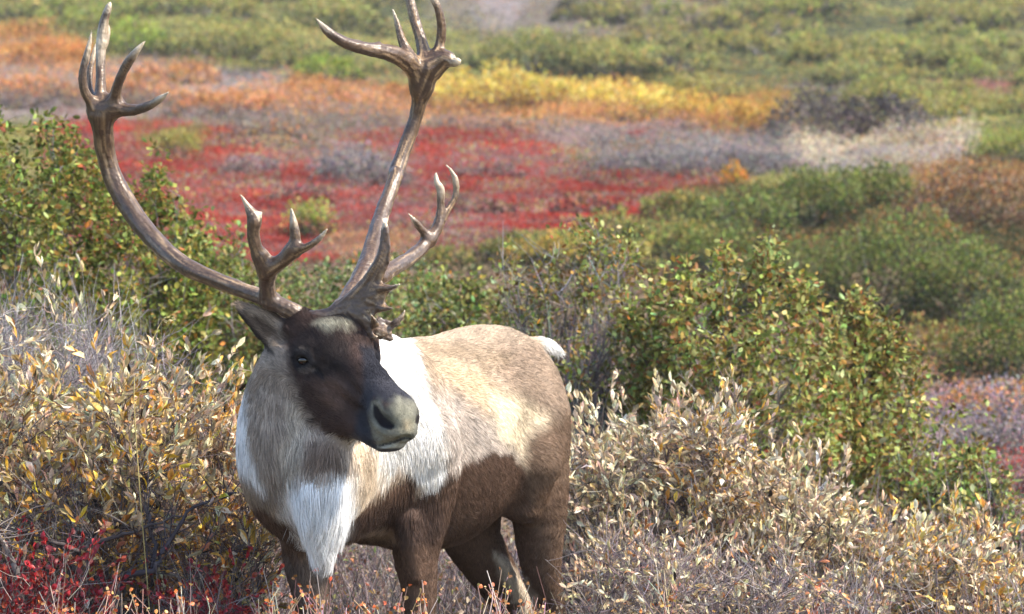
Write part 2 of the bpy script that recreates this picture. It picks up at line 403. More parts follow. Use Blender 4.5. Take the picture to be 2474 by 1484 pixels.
def tubes(path, rad, col, sides=3):
    """path (n,k,3), rad (n,k), col (n,3)"""
    n, k, _ = path.shape; T = norm(np.gradient(path, axis=1))
    ref = np.where(np.abs(T[..., 2:3]) > .9, np.array([1., 0, 0]), np.array([0, 0, 1.])); U = norm(np.cross(T, ref)); V = np.cross(T, U)
    a = np.arange(sides) * 2 * np.pi / sides
    v = path[:, :, None] + rad[..., None, None] * (U[:, :, None] * np.cos(a)[:, None] + V[:, :, None] * np.sin(a)[:, None])
    i = (np.arange(n)[:, None, None] * k + np.arange(k - 1)[None, :, None]) * sides; j = np.arange(sides)[None, None]; j2 = (j + 1) % sides
    f = np.stack([i + j, i + j2, i + sides + j2, i + sides + j], -1).reshape(-1, 4)
    return v.reshape(-1, 3), f.ravel(), np.full(len(f), 4), np.repeat(col, k * sides, 0)
def merge(parts):
    V, Fc, S, Cc = [], [], [], []; o = 0
    for v, f, s, c in parts:
        V.append(v); Fc.append(f + o); S.append(s); Cc.append(c); o += len(v)
    return np.concatenate(V), np.concatenate(Fc), np.concatenate(S), np.concatenate(Cc)
def bez(a, b, k, bow, r):
    """curved paths a->b with k points, sagging sideways by bow"""
    t = np.linspace(0, 1, k)[None, :, None]; m = (a + b) / 2 + bow
    p = (1 - t) ** 2 * a[:, None] + 2 * t * (1 - t) * m[:, None] + t * t * b[:, None]
    L_ = np.linalg.norm(b - a, axis=1)[:, None, None]
    return p + r.normal(0, .012, p.shape) * L_ * (t > 0) * (t < 1)
def thing(name, loc, label, cat, group=None):
    o = empty(name, loc); tag(o, label, cat, group); return o
def part(name, parts, mat, root):
    v, f, s, c = merge(parts) if isinstance(parts, list) else parts
    return mesh_obj(name, v, f, s, mat, root, c, origin=root.location)
def rdir(n, r, up=0.0):
    d = r.normal(0, 1, (n, 3)); d[:, 2] += up; return norm(d)

# ---- the carpet beyond: many small leaf tufts, one uncountable cover
r = np.random.RandomState(11)
NC = 900000
pyr = np.concatenate([r.uniform(-60, 330, int(NC * .45)), r.uniform(300, 640, int(NC * .40)), r.uniform(600, 1250, NC - int(NC * .45) - int(NC * .40))])
tab_d = np.concatenate([np.arange(19, 60, .25), np.arange(60, 400, 1.0)])
tab_py = proj(np.stack([tab_d * 0, tab_d - CAM_D, np.interp(tab_d, TD, TZ)], -1))[1]
o_ = np.argsort(tab_py); dd = np.interp(pyr, tab_py[o_], tab_d[o_]) * (1 + r.normal(0, .01, NC))
xx = (r.uniform(-330, 2800, NC) - 1236.5) / KX * dd; yy = dd - CAM_D
gp = np.stack([xx, yy, terrain(xx, yy)], -1)
qx, qy = proj(gp); zi = zone_of(qx + r.normal(0, 16, NC), qy + r.normal(0, 5, NC), gp)
H = np.array([Z[3] for Z in ZONES])[zi]; LW = np.array([Z[4] for Z in ZONES])[zi]
lump = np.clip(vnoise(gp * [1, 1, 0], .9, 3) * 2.6 - .75, .12, 1.25)
H = H * lump * np.clip(dd / 60, .6, 1.25) * .8
patch = vnoise(gp + 50, .9, 3)
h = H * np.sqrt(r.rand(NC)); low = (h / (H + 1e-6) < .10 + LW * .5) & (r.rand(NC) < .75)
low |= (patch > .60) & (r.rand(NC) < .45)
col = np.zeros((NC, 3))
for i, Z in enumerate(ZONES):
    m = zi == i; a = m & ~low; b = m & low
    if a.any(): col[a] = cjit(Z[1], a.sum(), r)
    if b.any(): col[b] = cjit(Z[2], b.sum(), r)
p2 = vnoise(gp + 90, 1.3, 2); redm = np.array([Z[1] is RED or Z[1] == PINK + RED for Z in ZONES])[zi]
m = redm & (p2 > .53) & (r.rand(NC) < .7); col[m] = cjit(MAUVE + GREEN[:2] + PINK, m.sum(), r)
m = ~redm & (p2 > .64) & (r.rand(NC) < .5); col[m] = cjit(OLV_ + RUST + ORANGE[:1], m.sum(), r)
col *= (1 + (vnoise(gp, .35, 2) - .5) * .8)[:, None] * (1 + (vnoise(gp + 7, 1.6, 2) - .5) * .9)[:, None]
P = gp + np.stack([r.normal(0, .03, NC), r.normal(0, .03, NC), h], -1)
px_sz = dd / KX * 1.0
Ln = px_sz * r.uniform(4.5, 9, NC) * np.where(pyr > 640, 1.7, 1); Wd = Ln * r.uniform(.35, .7, NC)
Dv = rdir(NC, r, .9); Nn = rdir(NC, r, 1.1)
v, f, s, c = leaves(P, Dv, Nn, Ln, Wd, col)
tag(mesh_obj('tundra_ground_cover', v, f, s, LEAF, None, c), 'low red, orange, mauve and olive tundra plants carpeting the hillside', 'ground cover', kind='stuff')

# ---- shrubs on the slopes, each a thing
def dome_shrub(name, px, pyb, wpx, hpx, pal, lowpal, label, group=None, seed=0, leaf_px=9, dens=1.0, twiggy=0.0, lowfrac=.35):
    r = np.random.RandomState(seed + 100)
    base = ray_ground(px, pyb); d = base[1] + CAM_D; m = d / KX
    if pyb < 600: hpx = hpx * 1.15
    w_, h_ = wpx * m, hpx * m
    n = int(np.clip(wpx * hpx / leaf_px ** 2 * 5.5 * dens, 150, 9000))
    lob = []
    nl = max(5, int(wpx / 13))
    for i in range(nl):
        a = -1 + 2 * (i + r.rand()) / nl; hh = h_ * max(.05, 1 - abs(a) ** 2.6) ** .5 * r.uniform(.78, 1.12)
        lob.append((a * w_ * .47, r.uniform(-.35, .35) * min(w_, 2.5 * h_), hh, h_ * .30 * r.uniform(.6, 1.2)))
    lob = np.array(lob); li = r.randint(0, len(lob), n)
    u = rdir(n, r, .15); rr = lob[li, 3] * (1 - .55 * r.rand(n) ** 2)
    c0 = np.stack([lob[li, 0], lob[li, 1], np.maximum(lob[li, 2] - lob[li, 3], h_ * .1) * (1 - (r.rand(n) < .55) * r.rand(n))], -1)
    P = c0 + u * rr[:, None]; P[:, 2] = np.abs(P[:, 2])
    fr = P[:, 2] / h_
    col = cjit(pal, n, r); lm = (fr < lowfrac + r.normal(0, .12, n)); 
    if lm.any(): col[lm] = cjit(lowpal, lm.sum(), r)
    col *= (1 + (vnoise(P + base, 1.6, 2) - .5) * .6)[:, None]
    Ln = m * leaf_px * r.uniform(.7, 1.3, n)
    P = P + base
    t = thing(name, base, label, 'shrub', group)
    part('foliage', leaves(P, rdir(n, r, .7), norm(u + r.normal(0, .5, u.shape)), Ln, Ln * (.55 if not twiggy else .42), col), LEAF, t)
    ns = int(10 + wpx / 12); tgt = P[r.randint(0, n, ns)]; b0 = np.repeat(base[None] - [0, 0, .02], ns, 0)
    pth = bez(b0, tgt, 5, r.normal(0, .05, (ns, 3)) * h_, r); rad = np.linspace(1.0, .3, 5)[None] * np.full((ns, 1), max(.006, m * 1.6))
    part('stems', tubes(pth, rad, cjit([(.13, .11, .10), (.2, .18, .17)], ns, r)), STEM, t)
    return t
YEL = [(0.787, 0.592, 0.091), (0.677, 0.529, 0.104), (0.721, 0.635, 0.234), (0.6, 0.402, 0.078)]
GOLD = [(0.576, 0.372, 0.066), (0.504, 0.3, 0.06), (0.624, 0.432, 0.108)]
GTWIG = [(0.114, 0.095, 0.095), (0.093, 0.077, 0.081), (0.147, 0.126, 0.123), (0.082, 0.063, 0.062)]
MIDG = [(0.117, 0.148, 0.036), (0.169, 0.197, 0.048), (0.213, 0.236, 0.057), (0.138, 0.148, 0.065)]
OLV = [(0.319, 0.295, 0.077), (0.387, 0.35, 0.097), (0.251, 0.251, 0.067), (0.433, 0.329, 0.097)]
SH = [
 ('willow_shrub', 170, 88, 300, 62, BRIGHT + GREEN, DARKG, 'bright green shrub at the top left, left of the tall antler tine'),
 ('willow_shrub', 330, 150, 190, 90, BRIGHT, DARKG, 'bright green shrub just right of the left antler crown'),
 ('willow_shrub', 560, 165, 370, 118, OLV + GREEN, DARKG, 'wide olive green shrub on the hillside between the two antlers'),
 ('willow_shrub', 800, 88, 260, 90, GREEN, DARKG, 'dark green shrub near the top edge, left of the long upper tine'),
 ('willow_shrub', 690, 190, 150, 70, GREEN, DARKG, 'small green shrub above the rusty orange shrubs'),
 ('willow_shrub', 790, 203, 190, 62, BRIGHT, DARKG, 'low bright green shrub below the long upper tine'),
 ('willow_shrub', 930, 200, 150, 52, GREEN, DARKG, 'low dark green shrub left of the right antler beam'),
 ('willow_shrub', 1290, 190, 330, 102, GREEN + MIDG, DARKG, 'large dark green shrub right of the antler crown, behind the yellow shrubs'),
 ('willow_shrub', 1480, 205, 250, 85, OLV + GREEN, DARKG, 'olive green shrub right of the large dark green one'),
 ('willow_shrub', 1690, 265, 230, 65, OLV + GREEN, DARKG, 'olive shrub behind the golden shrubs'),
 ('willow_shrub', 40, 60, 180, 60, GREEN, DARKG, 'green shrub in the top left corner'),
 ('birch_shrub', 1105, 280, 149, 98, YEL, RUST + BROWN, 'yellow shrub at the left end of the bright yellow row'),
 ('birch_shrub', 1215, 286, 172, 109, YEL, RUST + BROWN, 'yellow shrub second from the left in the bright yellow row'),
 ('birch_shrub', 1325, 290, 161, 104, YEL, RUST + BROWN, 'yellow shrub in the middle of the bright yellow row, third from the left'),
 ('birch_shrub', 1430, 286, 138, 85, YEL, RUST + BROWN, 'yellow shrub fourth from the left in the bright yellow row'),
 ('birch_shrub', 1520, 296, 149, 85, YEL, RUST + BROWN, 'yellow shrub fifth from the left in the bright yellow row'),
 ('birch_shrub', 1605, 300, 114, 78, YEL, RUST + BROWN, 'yellow shrub at the right end of the bright yellow row'),
 ('birch_shrub', 1685, 314, 138, 78, GOLD, RUST, 'golden brown shrub next to the yellow row'),
 ('birch_shrub', 1770, 320, 126, 72, GOLD, RUST, 'golden brown shrub in the middle of the golden three'),
 ('birch_shrub', 1850, 326, 114, 72, GOLD, RUST, 'golden brown shrub beside the bare grey shrubs'),
 ('birch_shrub', 420, 205, 240, 46, ORANGE + SALMON, RUST, 'low rusty orange shrub right of the left antler crown'),
 ('birch_shrub', 755, 243, 190, 50, ORANGE + RUST, RUST, 'low rusty orange shrub between the antlers'),
 ('birch_shrub', 990, 262, 150, 60, ORANGE + RUST, RUST, 'rusty shrub behind the right antler beam'),
 ('birch_shrub', 120, 165, 230, 60, ORANGE, RUST, 'orange shrub left of the left antler crown'),
 ('heath_mound', 60, 262, 330, 62, SALMON + ORANGE, MAUVE, 'low orange topped heath mound at the left edge'),
 ('heath_mound', 320, 262, 330, 60, SALMON + ORANGE, MAUVE, 'low orange topped heath mound below the left antler crown'),
 ('heath_mound', 560, 292, 330, 70, SALMON + ORANGE, MAUVE, 'low orange topped heath mound above the left part of the red patch'),
 ('heath_mound', 800, 318, 330, 72, SALMON + ORANGE, MAUVE, 'low orange topped heath mound between the antlers'),
 ('heath_mound', 640, 362, 260, 60, BROWN + MAUVE + ORANGE[:1], DARKG, 'brown and grey heath mound at the top of the red patch'),
 ('heath_mound', 1160, 345, 330, 55, SALMON + MAUVE, MAUVE, 'low salmon topped heath mound under the yellow row'),
 ('heath_mound', 860, 462, 250, 90, GREY, MAUVE, 'grey mauve heath mound inside the red patch left of the antler beam'),
 ('heath_mound', 1540, 448, 300, 75, GREY + MAUVE, DARKG + MAUVE, 'long grey heath mound at the right end of the red patch, its left half'),
 ('heath_mound', 1770, 446, 290, 70, GREY + MAUVE, DARKG + MAUVE, 'long grey heath mound next to the small orange shrub, its right half'),
 ('heath_mound', 610, 430, 170, 46, GREY + PINK, MAUVE, 'small mauve heath mound in the left part of the red patch'),
 ('heath_mound', 1180, 440, 210, 40, MAUVE + PINK, DRED, 'low dull heath mound in the red patch right of the antler beam'),
 ('heath_mound', 1130, 530, 230, 46, PINK + BROWN, DRED, 'pinkish brown heath mound low in the red patch, behind the rear tine'),
 ('heath_mound', 720, 500, 190, 44, PINK + MAUVE, DRED, 'pinkish heath mound above the forked brow tine'),
 ('heath_mound', 1420, 520, 200, 40, PINK + RUST, DRED, 'rusty pink heath mound at the lower right of the red patch'),
 ('heath_mound', 2330, 1010, 200, 60, SALMON + RUST, MAUVE, 'salmon topped heath mound at the right edge on the mauve ground'),
 ('heath_mound', 2440, 1030, 180, 70, SALMON + GREY, MAUVE, 'second heath mound on the mauve ground, cut by the right edge'),
 ('heath_mound', 2390, 1100, 260, 60, GREY + MAUVE, MAUVE, 'grey mauve heath mound at the right edge below the salmon ones'),
 ('heath_mound', 2420, 1190, 200, 60, PINK + MAUVE, DRED, 'pink and mauve heath mound at the right edge above the low green willow'),
 ('willow_shrub', 1480, 600, 230, 90, MIDG + OLV, DARKG, 'green shrub at the lower right tip of the red patch'),
 ('willow_shrub', 1640, 545, 220, 80, MIDG + OLV, DARKG, 'green shrub left of the small orange shrub'),
 ('willow_shrub', 1250, 640, 220, 80, OLV + MIDG, DARKG, 'olive shrub under the red patch beside the rear tine'),
 ('willow_shrub', 1060, 660, 200, 70, MIDG + OLV, DARKG, 'green shrub below the rear tine of the right antler'),
 ('willow_shrub', 1750, 690, 260, 150, MIDG, DARKG, 'dark green shrub left behind the big leafy willow'),
 ('willow_shrub', 2200, 640, 260, 150, MIDG + RUST[:1], DARKG, 'green shrub between the rusty shrub and the big willow'),
 ('birch_shrub', 1772, 462, 60, 64, [(.55, .26, .03), (.50, .30, .05), (.58, .34, .06)], ORANGE, 'small round orange shrub beside the grey mound'),
 ('birch_shrub', 430, 392, 130, 66, OLV + [(.40, .30, .05)], BROWN, 'olive and yellow shrub in the red patch'),
 ('willow_shrub', 745, 590, 110, 100, BRIGHT + GREEN, DARKG, 'bright green shrub between the forked brow tines'),
 ('willow_shrub', 2440, 405, 210, 90, BRIGHT + GREEN, DARKG, 'green shrub at the right edge behind the straw coloured grass'),
 ('willow_shrub', 1640, 640, 230, 120, MIDG + OLV, DARKG, 'soft green shrub below the red patch'),
 ('willow_shrub', 1790, 590, 280, 130, MIDG, DARKG, 'dark green shrub right below the small orange shrub'),
 ('willow_shrub', 1960, 560, 260, 140, MIDG, DARKG, 'dark green shrub below the grey mound'),
 ('willow_shrub', 2110, 530, 260, 130, MIDG, DARKG, 'dark green shrub in front of the straw coloured grass'),
 ('birch_shrub', 2330, 560, 300, 150, RUST + BROWN, BROWN, 'rusty brown shrub at the right edge above the dark green ones'),
 ('willow_shrub', 1900, 760, 330, 190, MIDG, DARKG, 'dark green shrub behind the top of the big leafy willow'),
 ('willow_shrub', 2120, 760, 330, 230, MIDG, DARKG, 'tall dark green shrub right of the big leafy willow top'),
 ('willow_shrub', 2330, 790, 320, 220, MIDG, DARKG, 'dark green shrub below the rusty one at the right edge'),
 ('willow_shrub', 2250, 900, 220, 130, OLV + RUST, DARKG, 'low olive and rust shrub just above the mauve ground'),
 ('willow_shrub', 2430, 960, 300, 260, MIDG, DARKG, 'nearest dark green shrub at the right edge above the mauve ground'),
 ('willow_shrub', 1340, 660, 260, 110, OLV + GOLD, DARKG, 'yellowish olive shrub below the red patch, behind the bare twigs'),
 ('willow_shrub', 1500, 670, 200, 100, OLV, DARKG, 'olive shrub in the middle distance behind the willow twigs'),
]
for i, a in enumerate(SH):
    dome_shrub(a[0], *a[1:5], a[5], a[6], a[7], seed=i, leaf_px=9 if a[2] < 450 else 12, dens=1.25 if a[2] < 450 else 1.4)
for i, a in enumerate([(1970, 345, 240, 118, 'bare grey shrub left of its twin, behind the straw coloured grass'), (2130, 345, 230, 104, 'bare grey shrub right of its twin, behind the straw coloured grass'), (1580, 190, 200, 46, 'low grey bare shrub in the far green hillside'), (2140, 345, 160, 40, 'low grey bare shrub above the straw coloured grass at right')]):
    dome_shrub('bare_shrub', *a[:4], GTWIG, MAUVE, a[4], seed=60 + i, leaf_px=13, dens=1.8, twiggy=1)
# the green hillside beyond: shrubs nothing tells apart
rr_ = np.random.RandomState(5)
for i in range(96):
    pyb = rr_.uniform(-5, 205); px = rr_.uniform(1400, 2560) if i < 78 else rr_.uniform(-80, 1050)
    if i >= 78: pyb = rr_.uniform(-10, 60)
    dome_shrub('willow_shrub', px, pyb + 40 if px > 1900 else pyb, rr_.uniform(60, 190), rr_.uniform(34, 66), [GREEN, OLV, GREEN + BRIGHT][i % 3], DARKG,
               'rounded green shrub among many like it on the far hillside', 'green shrubs on the far hillside', seed=200 + i, leaf_px=9)
for i in range(7):
    dome_shrub('willow_shrub', rr_.uniform(2000, 2560), rr_.uniform(255, 320), rr_.uniform(150, 240), rr_.uniform(40, 60), OLV + GREEN, DARKG,
               'rounded olive shrub in the line above the straw coloured grass', 'olive shrubs above the straw grass', seed=300 + i, leaf_px=9)
# ------------------------------------------------------------------ leafy willows in the middle distance
def in_poly(poly, n, r, edge=0.0):
    poly = np.array(poly, float); lo, hi = poly.min(0), poly.max(0); out = []
    while sum(len(o) for o in out) < n:
        q = r.uniform(lo, hi, (n * 3, 2)); s_ = poly_sd(q[:, 0], q[:, 1], poly); k_ = s_ < (vnoise(q, .018, 2) - .5) * 70 + (vnoise(q + 500, .06, 2) - .5) * 60 - r.rand(len(q)) ** 2 * edge
        out.append(q[k_])
    return np.concatenate(out)[:n]
def Wv(px, py, y):
    a = (px - 1236.5) / KX; b = (742 - py) / KX; t = (CAM_D + y) / (cp + b * sp)
    return np.stack([a * t, y, CAM_Z + (b * cp - sp) * t], -1)
def leafy(name, poly, y0, thick, ncl, per, pal, label, seed, lsz=.033, gap=.44, cr=.062, stems=80, stemcol=((.12, .10, .09), (.24, .22, .21)), wr=.58, twigs=0, floor=True):
    r = np.random.RandomState(seed); ncl = int(ncl * 1.15)
    q = in_poly(poly, ncl * 3, r, 32.0); sd = -poly_sd(q[:, 0], q[:, 1], np.array(poly, float))
    th = thick * np.clip(sd / 160, .25, 1)
    c = Wv(q[:, 0], q[:, 1], y0 + r.uniform(-.5, .5, len(q)) * th)
    si_ = np.round((c[:, 0] - c[:, 2] * .12) / .15); c[:, 0] += (si_ * .15 + c[:, 2] * .12 + np.sin(si_ * 7.3) * .05 - c[:, 0]) * .55 * (r.rand(len(c)) < .75)
    k_ = vnoise(c, 3.4, 2) + r.rand(len(c)) * .10 > gap + .08; c = c[k_][:ncl]; c = c[c[:, 2] > .02]
    bx = c[:, 0].mean(); base = np.array([bx, y0, terrain(bx, y0)])
    t = thing(name, base, label, 'shrub')
    n = len(c) * per; cc = np.repeat(c, per, 0)
    u = rdir(n, r, .1); P = cc + u * (cr * r.uniform(.2, 1, n))[:, None]
    N = norm(rdir(n, r, .9) + u * .3); D = norm(u + r.normal(0, .6, u.shape) + [0, 0, -.1])
    col = cjit(pal, n, r, .14, .30) * (1 + (vnoise(P, 3.0, 2) - .5) * .9)[:, None]
    sp_ = r.rand(n); col[sp_ < .03] = cjit([(.55, .22, .05), (.5, .30, .06), (.42, .14, .06)], (sp_ < .03).sum(), r)
    Ln = lsz * r.uniform(.65, 1.25, n)
    part('foliage', leaves(P, D, N, Ln, Ln * wr * r.uniform(.7, 1.1, n), np.clip(col, .01, .9), detail=True, fold=.12, curl=.1), LEAF, t)
    ii_ = r.randint(0, len(c), stems); tg = c[ii_]
    b0 = np.stack([np.full(stems, bx) + r.normal(0, .03, stems), y0 + r.normal(0, .03, stems), np.zeros(stems)], -1); b0[:, 2] = terrain(b0[:, 0], b0[:, 1])
    pth = bez(b0, tg, 8, r.normal(0, .07, (stems, 3)) + [0, 0, .1], r)
    rad = np.linspace(1, .18, 8)[None] * r.uniform(.005, .011, (stems, 1))
    parts = [tubes(pth, rad, cjit(stemcol, stems, r), 4)]
    ntw = stems * 10 + twigs; si = r.randint(0, stems, ntw); ki = r.randint(3, 8, ntw); st = pth[si, ki]
    dr = norm(rdir(ntw, r, .9)); en = st + dr * r.uniform(.08, .24, ntw)[:, None]
    ex_, ey_ = proj(en); kk = poly_sd(ex_, ey_, np.array(poly, float)) < (12 if twigs == 0 else 30); st, en = st[kk], en[kk]; ntw = len(st)
    parts.append(tubes(bez(st, en, 4, r.normal(0, .02, (ntw, 3)), r), np.linspace(1, .35, 4)[None] * np.full((ntw, 1), .0022), cjit(stemcol, ntw, r)))
    part('stems', parts, STEM, t)
LG = [(0.136, 0.172, 0.032), (0.204, 0.225, 0.04), (0.102, 0.128, 0.026), (0.272, 0.254, 0.052), (0.217, 0.151, 0.04), (0.327, 0.374, 0.104)]
CG = [(0.175, 0.241, 0.059), (0.233, 0.3, 0.083), (0.133, 0.175, 0.049), (0.3, 0.316, 0.117), (0.367, 0.416, 0.2), (0.25, 0.2, 0.067)]
RG = [(0.21, 0.235, 0.05), (0.293, 0.304, 0.076), (0.153, 0.168, 0.039), (0.375, 0.395, 0.125), (0.333, 0.213, 0.062), (0.223, 0.151, 0.05), (0.5, 0.547, 0.201)]
leafy('willow_shrub', [(-150, 1040), (-150, 285), (0, 262), (90, 260), (150, 275), (215, 330), (265, 420), (300, 560), (330, 760), (350, 1040)], 5.6, 1.2, 1500, 9, LG, 'tall leafy green willow filling the left edge behind the pale dry shrubs', 1, gap=.40)
leafy('willow_shrub', [(230, 1040), (240, 420), (290, 345), (350, 350), (380, 400), (385, 455), (440, 480), (480, 600), (510, 780), (540, 1040)], 6.3, 1.1, 1100, 9, LG, 'leafy green willow with a stepped top below the curve of the left antler', 2, gap=.40)
leafy('willow_shrub', [(400, 1040), (430, 520), (500, 500), (560, 545), (600, 600), (640, 640), (690, 650), (720, 720), (740, 1040)], 7.4, 1.0, 900, 9, CG + LG, 'leafy green willow behind the ear and the left antler beam', 3, gap=.38)
leafy('willow_shrub', [(640, 1000), (650, 660), (720, 640), (800, 650), (860, 630), (960, 610), (1020, 625), (1080, 690), (1120, 720), (1150, 1000)], 8.4, 1.0, 1100, 9, CG, 'fresh green leafy shrub behind the antler bases and the palm', 4, gap=.36, lsz=.030)
leafy('willow_shrub', [(1000, 1040), (1010, 700), (1080, 660), (1140, 680), (1200, 700), (1270, 760), (1300, 1040)], 7.6, .9, 700, 9, CG + LG, 'green leafy shrub above the back of the caribou', 5, gap=.36)
leafy('willow_shrub', [(1180, 1100), (1200, 760), (1230, 560), (1250, 535), (1275, 620), (1330, 640), (1390, 560), (1420, 555), (1470, 620), (1510, 545), (1545, 600), (1590, 700), (1610, 900), (1620, 1100)], 5.2, 1.0, 620, 7, RG + [(.30, .22, .05)], 'half bare willow with grey twigs and small yellow leaves above the rump', 6, gap=.40, lsz=.028, stems=130, twigs=700, stemcol=((.16, .14, .14), (.30, .27, .27)))
leafy('willow_shrub', [(1480, 1250), (1510, 760), (1600, 650), (1700, 640), (1760, 600), (1830, 620), (1870, 560), (1900, 640), (1990, 700), (2050, 760), (2080, 860), (2100, 1300)], 4.9, 1.3, 2000, 8, RG, 'big leafy olive willow with many yellow green leaves right of the caribou', 7, gap=.40, stems=120)
leafy('willow_shrub', [(1950, 1350), (1980, 800), (2060, 690), (2110, 780), (2180, 810), (2230, 870), (2290, 920), (2340, 1000), (2370, 1090), (2390, 1400)], 5.3, 1.0, 1250, 8, RG, 'right hand slope of the big willow, leaves thinning towards the mauve ground', 8, gap=.42, stems=90)
leafy('willow_shrub', [(2180, 1500), (2230, 1180), (2330, 1090), (2390, 1100), (2440, 1180), (2520, 1240), (2600, 1300), (2600, 1500)], 4.6, 1.0, 620, 8, RG + CG, 'low green willow at the lower right edge above the pale dry shrubs', 9, gap=.44, stems=60)

# ------------------------------------------------------------------ dry willows in the foreground
PALE = [(0.817, 0.643, 0.382), (0.68, 0.514, 0.314), (0.884, 0.75, 0.492), (0.567, 0.407, 0.255), (0.737, 0.514, 0.255), (0.477, 0.343, 0.22)]
AMB = [(0.764, 0.408, 0.076), (0.813, 0.476, 0.122), (0.678, 0.295, 0.054), (0.739, 0.522, 0.168)]
YLF = [(0.748, 0.483, 0.05), (0.66, 0.38, 0.04)]
SILV = [(0.67, 0.555, 0.382), (0.569, 0.462, 0.317), (0.771, 0.657, 0.454), (0.447, 0.342, 0.238), (0.629, 0.462, 0.245)]
TW = ((.13, .105, .10), (.20, .17, .16), (.30, .26, .24), (.08, .065, .065))
def dry(poly, y0, thick, ncl, per, pal, label, seed, lsz=.042, wr=.30, stem_r=.0028, extra=750, leafy_fr=1.0, name='dry_willow', lift=1.6, twcol=TW, ext_len=(.07, .24)):
    r = np.random.RandomState(seed)
    q = in_poly(poly, ncl, r); c = Wv(q[:, 0], q[:, 1], y0 + r.uniform(-.5, .5, ncl) * thick); c = c[c[:, 2] > .05]; ncl = len(c)
    bx = c[:, 0].mean(); base = np.array([bx, y0, terrain(bx, y0)]); t = thing(name, base, label, 'shrub')
    nS = max(8, ncl // 6); mi = r.permutation(ncl)[:nS]; tgt = c[mi]
    nb = max(4, int((c[:, 0].max() - c[:, 0].min()) / .2)); bxs = r.uniform(c[:, 0].min() + .05, c[:, 0].max() - .05, nb); bys = y0 + r.uniform(-.5, .5, nb) * thick
    bi = (np.abs(tgt[:, 0][:, None] - bxs[None]) + .6 * np.abs(tgt[:, 1][:, None] - bys[None]) + r.rand(nS, nb) * .5).argmin(1)
    b0 = np.stack([bxs[bi] + r.normal(0, .02, nS), bys[bi] + r.normal(0, .02, nS), np.zeros(nS)], -1); b0[:, 2] = terrain(b0[:, 0], b0[:, 1]) - .01
    bow = r.normal(0, .09, (nS, 3)); bow[:, :2] += (tgt - b0)[:, :2] * .3
    main = bez(b0, tgt, 9, bow, r)
    parts = [tubes(main, np.linspace(1, .3, 9)[None] * (stem_r * 1.5 * r.uniform(.7, 1.6, nS))[:, None], cjit(twcol, nS, r, .06, .25), 5)]
    Q = main[:, 2:8].reshape(-1, 3); dc = c[:, None] - Q[None]; cost = np.linalg.norm(dc * [1, .7, 1], axis=-1) + 4 * np.maximum(.05 - dc[..., 2], 0) + r.rand(ncl, len(Q)) * .08
    st0 = Q[cost.argmin(1)]; pth = bez(st0, c, 8, r.normal(0, .045, (ncl, 3)), r); rad = np.linspace(1, .4, 8)[None] * (stem_r * .75 * r.uniform(.6, 1.4, ncl))[:, None]
    parts.append(tubes(pth, rad, cjit(twcol, ncl, r, .06, .25), 4))
    si = r.randint(0, ncl, extra); ki = r.randint(1, 8, extra); st = pth[si, ki]; en = st + rdir(extra, r, .9) * r.uniform(*ext_len, extra)[:, None]
    p2 = bez(st, en, 5, r.normal(0, .02, (extra, 3)), r)
    parts.append(tubes(p2, np.linspace(1, .4, 5)[None] * np.full((extra, 1), .0012), cjit(twcol, extra, r, .06, .3)))
    part('stems', parts, STEM, t)
    # leaf whorls at the tips and up the last stretch
    on = r.rand(ncl) < leafy_fr; C2 = c[on]; T2 = norm(c - pth[:, -2])[on]
    C2 = np.concatenate([C2, p2[:, -1][: int(extra * .5 * leafy_fr)]]); T2 = np.concatenate([T2, norm(p2[:, -1] - p2[:, -2])[: int(extra * .5 * leafy_fr)]])
    n = len(C2) * per; cc = np.repeat(C2, per, 0); tt = np.repeat(T2, per, 0)
    back = r.rand(n) ** 1.3 * .07; P = cc - tt * back[:, None]
    D = norm(tt * lift + rdir(n, r, .25) * (.55 + 4 * back[:, None])); N = rdir(n, r)
    col = cjit(pal, n, r, .08, .36); Ln = lsz * r.uniform(.5, 1.25, n)
    part('leaves', leaves(P, D, N, Ln, Ln * wr * r.uniform(.6, 1.4, n), col, detail=True, fold=.28, curl=r.normal(.08, .22, n)), LEAFD, t)
    return t
LEAFD = mat_attr('dry_leaf', rough=0.45, spec=0.4, trans=0.22, noise_amt=0.25, noise_scale=120)
LGT = PALE + PALE + SILV + SILV[:2] + AMB + [(.70, .48, .20)]
dry([(-120, 1230), (-120, 930), (20, 905), (110, 930), (200, 975), (260, 1040), (270, 1260), (100, 1300)], .9, 1.4, 342, 8, LGT, 'pale and amber dry willow at the left edge', 21, extra=1050)
dry([(200, 1280), (210, 985), (290, 940), (380, 950), (440, 990), (470, 1070), (470, 1290)], .5, 1.2, 326, 8, LGT + YLF, 'amber leaved dry willow in the middle of the left foreground', 22, extra=1050)
dry([(420, 1300), (430, 1000), (500, 960), (560, 980), (610, 1000), (680, 1080), (700, 1200), (690, 1320)], 1.3, 1.2, 267, 7, PALE + SILV + AMB, 'pale dry willow beside the neck of the caribou', 23, extra=1200, lsz=.038)
dry([(-100, 1100), (-100, 800), (60, 760), (160, 790), (250, 800), (330, 850), (420, 900), (430, 1080)], 2.0, 1.2, 187, 4, PALE, 'leafless grey twig shrub rising behind the dry willows at left', 24, extra=2250, leafy_fr=.12, name='bare_shrub', ext_len=(.1, .34), twcol=((.24, .22, .23), (.34, .31, .31), (.17, .15, .16)))
dry([(-120, 1500), (-120, 1200), (100, 1180), (330, 1210), (480, 1210), (600, 1220), (640, 1300), (660, 1500)], .45, 1.1, 268, 5, AMB + YLF + PALE + [(.30, .12, .05)], 'sparse dark twiggy shrub with orange leaves at the lower left', 25, extra=3300, leafy_fr=.55, lsz=.045, twcol=((.07, .06, .065), (.12, .10, .11), (.20, .17, .18), (.10, .06, .055)), ext_len=(.08, .3))
